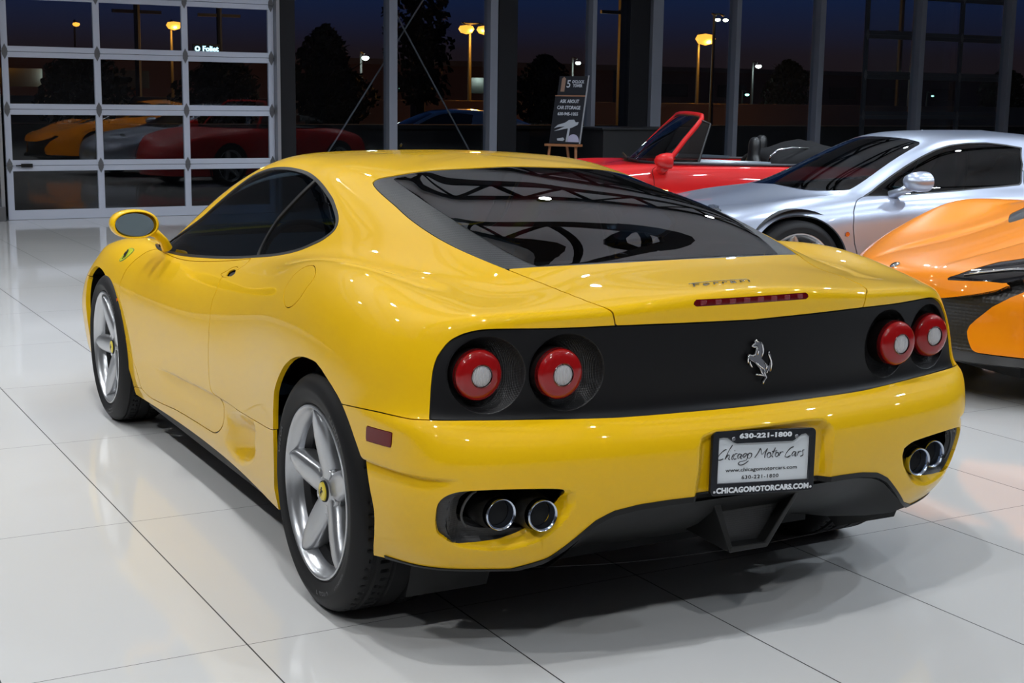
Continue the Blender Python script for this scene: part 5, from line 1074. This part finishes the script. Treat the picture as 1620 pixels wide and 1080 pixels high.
for sgn in (1,):
    q=S3.ev(np.array([(4.0,1.25 if sgn>0 else 28-1.25),(4.15,1.55 if sgn>0 else 28-1.55),(4.2,1.85 if sgn>0 else 28-1.85),(4.1,2.1 if sgn>0 else 28-2.1)])); MB().tube([tuple(a+np.array([.004,0,.004])) for a in q],.006,8).build('lamp_light_strip',pr('lamp_chrome',(.7,.7,.72),.15,1),oc_,smooth=True)
for sgn in (1,-1):
    liner(oc_,2.67,.345,.41,.60*sgn,.88*sgn); liner(oc_,0,.355,.43,.60*sgn,.89*sgn)
    wheel(oc_,'front_wheel',2.67,.925*sgn,.33,.235,.22,sgn,.5,DARK,detail=False,cap=False,nsp=10,hw=lambda r:.012)
    wheel(oc_,'rear_wheel',0,.935*sgn,.34,.30,.28,sgn,.3,DARK,detail=False,cap=False,nsp=10,hw=lambda r:.012)
nb=S3.ev(np.array([[4.22,0.0]]))[0]
MB().lathe([(0,.004),(.02,.004),(.026,0)],20,'z').build('nose_badge',CHR,oc_,smooth='auto',loc=(float(nb[0])-.012,0,float(nb[2])+.008),rot=(0,.45,0))
cen_box(oc_,'underbody',[((-.55,-.6,.13),(3.3,.6,.2)),((.45,-.88,.13),(2.2,.88,.22))],DARK)
# red cabriolet
REDP=paint('red_paint',(.52,.010,.010),rough=.36)
rc=empty('cabriolet',(6.35,-6.42,0),math.radians(68),'red open cabriolet with folded black soft top by the windows','car')
S4=Surf(NET_RED,nu=12,nv=14,su=.28,sv=.34); C4=Cut(S4); C4.sgn=1
C4.region([(7.5,5.05),(6.55,5.0),(6.18,5.4),(6.12,6),(6.12,8.5),(6.15,9.6),(6.4,10.2),(6.6,10.8),(7.5,11)],'cabin',only=['body'])
C4.region([(6.7,-1.2),(6.75,3.5),(7.5,4.9),(7.5,-1.2)],'cabin',only=['body'])
C4.region([(6.5,5.05),(6.6,11),(8,14.5),(8,-1.5),(6.9,4.5)],'cabin',only=['body'])
C4.region([(6.6,5.6),(5.6,5.55),(4.6,5.5),(3,5.5),(.4,5.6),(.3,8.4),(2,8.6),(4,8.6),(6.6,8.6)],'door',gap=.006,only=['body'])
C4.field_region(lambda P:np.where((abs(P[:,1])>.5)&(P[:,0]>1.5)&(P[:,2]<.8),.345-np.hypot(P[:,0]-2.27,P[:,2]-.32),-9),'hole')
C4.field_region(lambda P:np.where((abs(P[:,1])>.5)&(P[:,0]<1.2)&(P[:,2]<.8),.35-np.hypot(P[:,0],P[:,2]-.325),-9),'hole')
C4.finish()
C4.part(['body'],'body_shell',REDP,rc,flange=.02); [C4.part(['door'],'door',REDP,rc,flange=.012,side=q) for q in (1,-1)]; C4.part(['gap'],'seam_backing',MT['seam_black'],rc,flange=0,off=.006)
cen_box(rc,'cabin_tub',[((-.2,-.60,.25),(1.7,.60,.30)),((-.22,-.62,.3),(-.18,.62,.84))],INT)
side=[(1.60,.655,.89),(1.555,.648,.946),(1.441,.587,1.078),(1.346,.543,1.178),(1.275,.500,1.255),(1.262,.44,1.283),(1.27,.30,1.292),(1.285,0,1.297)]
fr=side+[(x,-y,z) for x,y,z in side[::-1][1:]]
MB().tube(fr,.021,12).build('windscreen_frame',REDP,rc,smooth=True)
MB().tube([(x+.012,y*.955,z-.012 if z>1.2 else z) for x,y,z in fr],.010,8).build('frame_seal',SATIN,rc,smooth=True)
V=[];F=[]
for t in np.linspace(0,1,9):
    for s_ in np.linspace(-1,1,13):
        yb,xb,zb=.62*s_,1.60+.19*(1-s_*s_),.885; yt,xt_,z_t=.47*s_,1.262+.022*(1-s_*s_),1.278+.012*(1-s_*s_)
        V.append((xb+(xt_-xb)*t+.02*math.sin(math.pi*t),yb+(yt-yb)*t,zb+(z_t-zb)*t))
for i in range(8):
    for j in range(12): F.append((i*13+j,i*13+j+1,(i+1)*13+j+1,(i+1)*13+j))
MB().add(V,F).build('windscreen',glass('dark_car_glass'),rc,smooth=True)
wb=[V[j] for j in range(13)]; MB().tube([(x+.02,y,z-.005) for x,y,z in wb],.016,8).build('windscreen_seal',DARK,rc,smooth=True)
MB().tube([(1.83,.10,.90),(1.78,-.25,.915),(1.74,-.55,.925)],.008,6).build('wiper',DARK,rc); MB().tube([(1.80,.45,.895),(1.82,.1,.905),(1.84,-.1,.90)],.008,6).build('wiper',DARK,rc)
for sgn in (1,-1):
    a=[(1.55,.650*sgn,.895),(1.29,.520*sgn,1.245),(1.205,.527*sgn,1.215),(1.335,.668*sgn,.893)]
    MB().add(a,[(0,1,2,3)]).build('quarter_light',glass('smoked_glass',(.10,.11,.12),.05),rc,recalc=False)
    MB().tube([a[1],a[2]],.008,6).tube([a[2],a[3]],.010,6).build('quarter_light_frame',SATIN,rc)
    MB().tube([(1.56,.685*sgn,.890),(1.2,.700*sgn,.885),(.8,.705*sgn,.882),(.40,.700*sgn,.878)],.013,8).build('belt_moulding',pr('rubber_grey',(.04,.04,.045),.4),rc,smooth=True)
    MB().add([(1.34,.660*sgn,.89),(1.34,.650*sgn,.925),(.70,.655*sgn,.905),(.70,.665*sgn,.88)],[(0,1,2,3)]).build('side_glass_edge',pr('glass_edge',(.16,.20,.24),.15),rc)
    if sgn>0: e=empty('door_mirror',(1.655,.850*sgn,.915)); e.parent=rc
    mm=MB();V2=[];F2=[];n=20
    for x,a_,b_ in ((-.045,.88,.88),(-.04,1,1),(0,1.03,1.03),(.05,.88,.88),(.085,.6,.6),(.10,.2,.2)):
        for k in range(n):
            t=2*math.pi*k/n; V2.append((x,.080*a_*math.cos(t),.066*b_*math.sin(t)))
    for i in range(5):
        for k in range(n): F2.append((i*n+k,i*n+(k+1)%n,(i+1)*n+(k+1)%n,(i+1)*n+k))
    F2+=[tuple(range(n)),tuple(5*n+k for k in range(n))]
    mm.add(V2,F2).build('mirror_housing',REDP,e,smooth='auto') if sgn>0 else None
    if sgn>0: MB().tube([(.0,-.03*sgn,-.04),(.01,-.07*sgn,-.075),(.02,-.12*sgn,-.09)],[.04,.035,.045],10).build('mirror_base',REDP,e,smooth=True)
    MB().tube([(.85,.815*sgn,.70),(.95,.835*sgn,.70),(1.05,.815*sgn,.70)],.012,6).build('door_handle',REDP,rc)
    liner(rc,2.27,.32,.38,.52*sgn,.79*sgn); liner(rc,0,.325,.385,.55*sgn,.82*sgn)
    wheel(rc,'front_wheel',2.27,.815*sgn,.315,.205,.19,sgn,.5,ALU,detail=False,cap=False)
    wheel(rc,'rear_wheel',0,.86*sgn,.32,.245,.23,sgn,.3,ALU,detail=False,cap=False)
for x,y in ((.79,.36),(.52,-.34)):
    mb=MB(); V=[];F=[];n=20
    for z,a_,b_ in ((.55,.05,.24),(.80,.055,.23),(.90,.055,.19),(.935,.05,.13),(.96,.05,.115),(1.02,.052,.115),(1.07,.048,.105),(1.095,.035,.08),(1.105,.015,.04)):
        for k in range(n): t=2*math.pi*k/n; V.append((x+a_*math.cos(t)-(z-.55)*.06,y+b_*math.sin(t)*.75,z))
    for i in range(8):
        for k in range(n): F.append((i*n+k,i*n+(k+1)%n,(i+1)*n+(k+1)%n,(i+1)*n+k))
    F.append(tuple(8*n+k for k in range(n)))
    mb.add(V,F).build('seat',pr('black_leather',(.008,.008,.009),.4),rc,smooth=True)
# folded soft top
V=[];F=[];prof=[(.66,.89,.45),(.64,.95,.50),(.58,.985,.52),(.45,1.01,.54),(.30,1.055,.55),(.20,1.075,.54),(.08,1.04,.53),(-.10,1.0,.50),(-.25,.95,.46),(-.36,.89,.42)]
for x,z,h_ in prof:
    for t in np.linspace(-1,1,13): V.append((x,t*h_*1.08,z-.10*abs(t)**3-(.0 if abs(t)<1 else .03)+.006*math.sin(9*t+x*20)))
for i in range(len(prof)-1):
    for j in range(12): F.append((i*13+j,i*13+j+1,(i+1)*13+j+1,(i+1)*13+j))
sf=MB().add(V,F).build('folded_soft_top',pr('soft_top_cloth',(.007,.007,.008),.8,spec=.2),rc,smooth=True); q=sf.modifiers.new('t','SOLIDIFY'); q.thickness=.10; q.offset=-1
MB().tube([(.68,.52,.90),(.67,.54,.95),(.60,.50,1.0),(.45,.45,1.02),(.30,.44,1.015)],.009,8).build('top_frame_bar',CHR,rc,smooth=True)
cen_box(rc,'underbody',[((-.6,-.52,.14),(2.9,.52,.2)),((.38,-.76,.14),(1.88,.76,.22))],DARK)
cen_box(rc,'dashboard',[((1.40,-.60,.60),(1.72,.60,.85))],INT,bevel=.03)
# ------------------------------------------------------------------ sign on an easel
eas=empty('sign_easel',(11.9,-7.06,0),math.radians(120),'small wooden easel holding the black car storage sign','easel')
WOOD=pr('easel_wood',(.33,.13,.05),.5)
mb=MB().box((-.03,-.25,.815),(.12,.22,.845)); mb.build('tray',WOOD,eas,bevel=.004)
for a,b_ in (((.06,-.20,.82),(.14,-.26,.0)),((.06,.17,.82),(.14,.23,.0)),((-.02,0,.82),(-.30,0,.0))): MB().tube([a,b_],.018,6).build('leg',WOOD,eas)
sg=empty('storage_sign',(11.9,-7.06,0),math.radians(120),'black two-part sign about car storage standing on the easel','sign')
BK=pr('sign_black',(.012,.013,.018),.45); SW=pr('sign_white',(.55,.57,.62),.5)
tilt=Matrix.Translation((.06,0,.852))@Matrix.Rotation(-.24,4,'Y')@Matrix(((0,0,1,0),(1,0,0,0),(0,1,0,0),(0,0,0,1)))
def on_sign(o): o.matrix_local=tilt; return o
on_sign(MB().box((-.215,.0,-.012),(.215,.60,0)).build('lower_panel',BK,sg)); on_sign(MB().box((-.19,.615,-.012),(.215,.86,0)).build('upper_panel',BK,sg))
on_sign(MB().box((-.215,.600,-.014),(.215,.614,.006)).build('divider_bar',pr('copper_bar',(.35,.17,.10),.4),sg)); on_sign(MB().box((.215,-.0,-.014),(.228,.87,.004)).build('edge_trim',pr('grey_edge',(.30,.30,.32),.4),sg))
for t,x,y,sz in (('5',-.045,.755,.135),("O'CLOCK",.085,.785,.052),('TOWER',.085,.735,.052),('ASK ABOUT',.0,.535,.062),('CAR STORAGE',.0,.455,.062),('630-945-1055',.0,.375,.055)):
    o=text_mesh(t,sz,SW,sg,'sign_lettering',.001,bold=.0012); 
    v=np.array([q.co for q in o.data.vertices]); wmax={"O'CLOCK":.17,'TOWER':.13,'5':.05,'ASK ABOUT':.27,'CAR STORAGE':.33,'630-945-1055':.29}[t]; k_=wmax/(v[:,0].max()-v[:,0].min())
    for q in o.data.vertices: q.co=(q.co.x*k_+x,q.co.y+y,q.co.z+.002)
    on_sign(o)
tw=MB().box((-.15,.66,.001),(-.095,.82,.003)); tw.prism([(-.155,.82),(-.09,.82),(-.122,.85)],.001,.003,lambda u,v,d:(u,v,d)); on_sign(tw.build('tower_picture',pr('tower_tan',(.28,.17,.12),.6),sg))
cs=MB().prism([(-.17,.19),(-.12,.235),(-.02,.265),(.03,.30),(.10,.305),(.13,.27),(.17,.275),(.16,.24),(.08,.20),(-.02,.185),(-.10,.165),(-.165,.155),(-.10,.18),(-.02,.215),(-.10,.21)],.001,.004,lambda u,v,d:(u,v,d))
cs.prism([(.03,.20),(.06,.20),(.05,.02),(.02,.02)],.001,.003,lambda u,v,d:(u,v,d)); cs.prism([(-.11,.06),(-.02,.075),(0,.05),(-.02,.03),(-.10,.035)],.001,.003,lambda u,v,d:(u,v,d)); on_sign(cs.build('car_picture',pr('picture_grey',(.40,.42,.46),.5),sg))
V=[(.12+.09*math.cos(t),.02+.10*math.sin(t),.003) for t in [math.pi*k/12 for k in range(13)]]; on_sign(MB().add(V,[tuple(range(13))]).build('picture_lilac',pr('picture_lilac',(.40,.38,.50),.6),sg,recalc=False))
# black counter between easel and red car
ct=MB().box((11.6,-8.75,0),(12.3,-7.42,1.03)).box((11.56,-8.79,1.03),(12.34,-7.38,1.055)).build('reception_counter',pr('counter_black',(.010,.010,.011),.4),bevel=.008)
tag(ct,'long black counter standing under the windows beside the easel','counter')
# ------------------------------------------------------------------ outdoors (night street)
def st2(o): o['kind']='structure'; return o
gnd=pr('asphalt',(.035,.033,.032),.75); st2(MB().box((WX+.25,-130,-.25),(140,60,-.05)).build('street_ground',gnd))
tag(MB().box((14.0,-19,-.05),(14.35,9,.98)).box((13.95,-19,.98),(14.4,9,1.03)).build('parapet_wall',pr('dark_concrete',(.006,.006,.007),.85,spec=.1)),'low dark wall running outside along the showroom windows','wall')
vg=MB().box((34,-130,-.06),(42,60,-.045)); vgo=vg.build('verge',pr('verge_grass',(.10,.075,.03),.9)); st2(vgo)
wl=MB().box((44,-130,-.05),(44.5,60,1.25)); tag(wl.build('long_wall',pr('tan_block',(.20,.13,.07),.9)),'long low tan wall across the street lit orange','wall')
def bld(x,y0,y1,h,name,lab,col):
    b_=empty(name,(x,(y0+y1)/2,0),0,lab,'building'); w_=abs(y1-y0)/2
    MB().box((0,-w_,-.05),(14,w_,h)).build('walls',pr(name+'_brick',col,.9),b_); MB().box((-.2,-w_-.2,h),(14.2,w_+.2,h+.35)).build('roof',pr('roof_dark',(.05,.035,.035),.9),b_)
    for i in range(int(w_*2/6)): MB().box((-.05,-w_+2+i*6,1.6),(.0,-w_+5+i*6,2.6)).build('window',pr('dark_pane',(.01,.01,.014),.1),b_)
bld(80,-10,-52,3.3,'warehouse','low brick warehouse far across the street, left one',(.045,.018,.016)); bld(92,-60,-105,3.6,'warehouse','low brick warehouse far across the street, right one',(.04,.02,.016))
def streetlamp(x,y,z,col,lab,p,dbl=0,r=.16,light=True,hgt=None,grp='street lamps'):
    e=empty('street_lamp',(x,y,0),0,lab,'street lamp',grp)
    MB().tube([(0,0,-.05),(0,0,z+.25)],[.09,.05],8).build('pole',STEEL,e)
    em=pr('lamp_glow_%s'%lab.split()[0],(0,0,0),.5,emit=col,es=p)
    for k in ((-1,1) if dbl else (0,)):
        yy=k*(r+.08)
        MB().tube([(0,0,z+.22),(-.1,yy,z+.24),(-.35,yy,z+.16)],.035,6).build('arm',STEEL,e)
        V=MB().lathe([(0,-.10*r/.16),(r*.7,-.07*r/.16),(r,0),(r*.8,.06*r/.16),(0,.08*r/.16)],16,'z',(-.45,yy,z)); V.build('lamp_head',em,e,smooth=True)
    if light:
        L=bpy.data.lights.new('street_light','POINT'); L.energy=light; L.color=col; L.shadow_soft_size=.2; lo=bpy.data.objects.new('street_light',L); link(lo,e); lo.location=(-.8,0,z-.25)
OR=(1.0,.40,.045); WH=(.80,1.0,.85); GR=(.35,1.0,.75)
for x,y,z,c,lab,p,d,r,li in [(45,-22.8,3.87,OR,'orange twin street lamp seen between the first two mullions',2.6,1,.30,2600),(45,-33.4,3.85,OR,'orange street lamp glowing right of the wide black column',3.0,0,.42,2600),
  (60,-15.7,4.3,OR,'orange street lamp seen through the garage door top row',2.6,0,.34,2200),(76,-15,4.9,OR,'orange distant street lamp in the upper left door pane',1.6,0,.20,0),
  (50,-20.5,2.85,WH,'white shaded lamp above the first dark window bay',22,0,.15,350),(50,-30.4,2.88,WH,'white lamp above the easel sign',18,0,.12,300),(55,-44.2,3.1,WH,'white lamp in the bay left of the fourth mullion',20,0,.16,300),(55,-55,3.1,WH,'white lamp beside the mullion above the silver roof',16,0,.12,300),
  (40,-30.4,4.3,(1,.95,.6),'pale twin lamp above the bright orange lamp',20,1,.10,0),
  (60,-22.3,1.7,GR,'green signal lamp low in the first window bay',6,0,.12,0),(60,-26.4,1.73,GR,'green signal lamp touching the first mullion',6,0,.13,0),(60,-34.9,1.63,(1,.9,.6),'small yellowish lamp left of the easel sign',5,0,.09,0),(60,-47.5,1.7,GR,'green signal lamp below the white lamp in the fourth bay',6,0,.12,0),(60,-61.4,1.8,GR,'green signal lamp above the silver coupe roof',4,0,.08,0),(60,-68.7,1.6,GR,'green signal lamp at the right edge window',4,0,.10,0)]:
    streetlamp(x,y,z,c,lab,p,d,r,light=li)
ls=empty('lit_sign',(50,-14.25,3.04),math.radians(0),'small glowing blue-white shop sign beyond the garage door','sign')
o=text_mesh('Foliet',.27,pr('sign_glow',(0,0,0),.5,emit=(.55,.9,1.0),es=3.0),ls,'sign_lettering',.02,bold=.008); o.rotation_euler=(math.pi/2,0,-math.pi/2)
o.location=(0,-.10,0)
MB().lathe([(.05,-.02),(.10,-.02),(.10,.02),(.05,.02)],20,'x',(0,.40,0),closed=True).build('sign_emblem',MT['sign_glow'],ls); MB().box((.05,-.55,-.16),(.15,.55,.18)).build('sign_board',STEEL,ls); MB().tube([(.1,0,-3.1),(.1,0,-.16)],.08,8).build('sign_post',STEEL,ls)
# utility poles
for x,y,h_,lab in ((50,-11.6,8.5,'dark utility pole seen through the middle door panes'),(55,-16.3,9,'dark utility pole with crossarm through the right door panes'),(38,-17.2,9,'dark utility pole in the bay between first and second mullion'),(42,-27.6,9,'dark utility pole behind the easel sign'),(46,-45.5,9,'dark utility pole in the fourth window bay')):
    e=empty('utility_pole',(x,y,0),0,lab,'utility pole'); MB().tube([(0,0,-.05),(0,0,h_)],.12,8).build('pole',STEEL,e); MB().box((-.06,-.9,h_*.5),(.06,.9,h_*.5+.12)).box((-.06,-.8,h_-.6),(.06,.8,h_-.48)).build('crossarm',STEEL,e)
# night trees
LF=pr('night_foliage',(.002,.003,.002),.9,spec=.05); BRK=pr('bark',(.005,.004,.004),.9,spec=.1)
def tree(x,y,h_,w_,lab,seed,conif=False):
    r=random.Random(seed); e=empty('tree',(x,y,-.05),r.random()*6,lab,'tree'); tk=MB().tube([(0,0,0),(.05,0,h_*.4),(0,.05,h_*.95)],[.16,.10,.02],8)
    V=[];F=[]
    for k in range(22):
        a=r.random()*6.28; z0=h_*(.25+.6*r.random()); L_=w_*(.4+.6*r.random())*(1-(z0/h_)*.75 if conif else 1)*.8; p1=(L_*math.cos(a),L_*math.sin(a),z0+L_*(.0 if conif else .55)); tk.tube([(0,0,z0),p1],[.045,.01],5)
    tk.build('trunk',BRK,e)
    for k in range(2600):
        a=r.random()*6.28; t=r.random(); z=h_*(.18+.82*t); R_=w_*((1-t)*1.0+.05 if conif else math.sin(math.pi*min(1,.15+t*.85))**.6)*(r.random()**.5)*(.8+.25*math.sin(3*a+5*t))
        c=Vector((R_*math.cos(a),R_*math.sin(a),z)); s_=.07+.10*r.random(); d=Vector((r.gauss(0,1),r.gauss(0,1),r.gauss(0,1))).normalized(); q=d.orthogonal().normalized()*s_; w2=d.cross(q).normalized()*s_*.6
        n0=len(V); V+=[tuple(c-q),tuple(c+w2),tuple(c+q),tuple(c-w2)]; F.append((n0,n0+1,n0+2,n0+3))
    MB().add(V,F).build('foliage',LF,e,recalc=False)
tree(36,-16.5,6.8,1.15,'tall dark tree filling the bay left of the orange twin lamp',4); tree(34,-12.6,3.3,1.0,'dark bushy tree in the first window bay',5); tree(38,-22.0,2.8,1.2,'dark tree behind the first wide black column',8)
tree(52,-44,3.4,1.4,'dark tree in the fourth window bay',6); tree(50,-57,3.2,1.8,'dark tree behind the silver coupe roof',7); tree(41.5,-7.6,2.7,1.6,'dark bushy tree beyond the left door panes',9); tree(41.5,-12,2.6,1.6,'dark bushy tree beyond the middle door panes',10); tree(41.5,-16,2.4,1.4,'dark bushy tree beyond the right door panes',11)
# parked car outside (pale saloon)
pc=empty('parked_car',(21.0,-11.2,-.05),math.radians(75),'pale car parked outside beyond the second window bay','car')
C5=Cut(S2); C5.sgn=1; C5.region(FE['silver_dlo'],'g',only=['body']); C5.region([(6.9,-1.2),(6.78,2.4),(6.87,4.04),(7.77,3.62),(8.78,3.35),(8.93,-1.2)],'g',only=['body'])
C5.field_region(lambda P:np.where((abs(P[:,1])>.6)&(P[:,2]<.72),.362-np.minimum(np.hypot(P[:,0]-2.66,P[:,2]-.325),np.hypot(P[:,0],P[:,2]-.325)),-9),'hole')
C5.finish(); C5.part(['body'],'body_shell',pr('parked_paint',(.45,.50,.48),.3,.2,coat=1),pc,flange=.02); C5.part(['g'],'windows',pr('dark_windows',(.01,.012,.014),.05),pc,flange=0)
for x in (0,2.66):
    for sgn in (1,-1): e=MB().lathe([(.0,.0),(.22,.0),(.24,.01),(.32,-.01),(.325,-.03),(.325,-.2)],28,'y',(x,.88,.325) if sgn>0 else (x,-.68,.325)).build('wheel',RUB,pc,smooth='auto')
# bracing rods and door beyond the glass, its frame colour darkened as if dimly lit
for i,(a,b_) in enumerate((((13.15,-4.37,3.9),(13.15,-6.81,-.05)),((13.2,-6.56,3.9),(13.2,-3.86,-.05)))):
    tag(MB().tube([a,b_],.011,8).build('brace_rod',pr('rod_grey',(.10,.10,.11),.5)),('diagonal steel rod falling right behind the first mullion','diagonal steel rod falling left behind the first mullion')[i],'brace rod')
DIM=pr('dim_light_frame',(.030,.034,.042),.5); FR0=FRAME; FRAME=DIM
garage('door_4',lambda u,d,z:(13.45+d,-u,z),[13.38,14.42,15.44,16.45],zs,lab='glazed garage door beyond the right windows, frame darkened for dim light')
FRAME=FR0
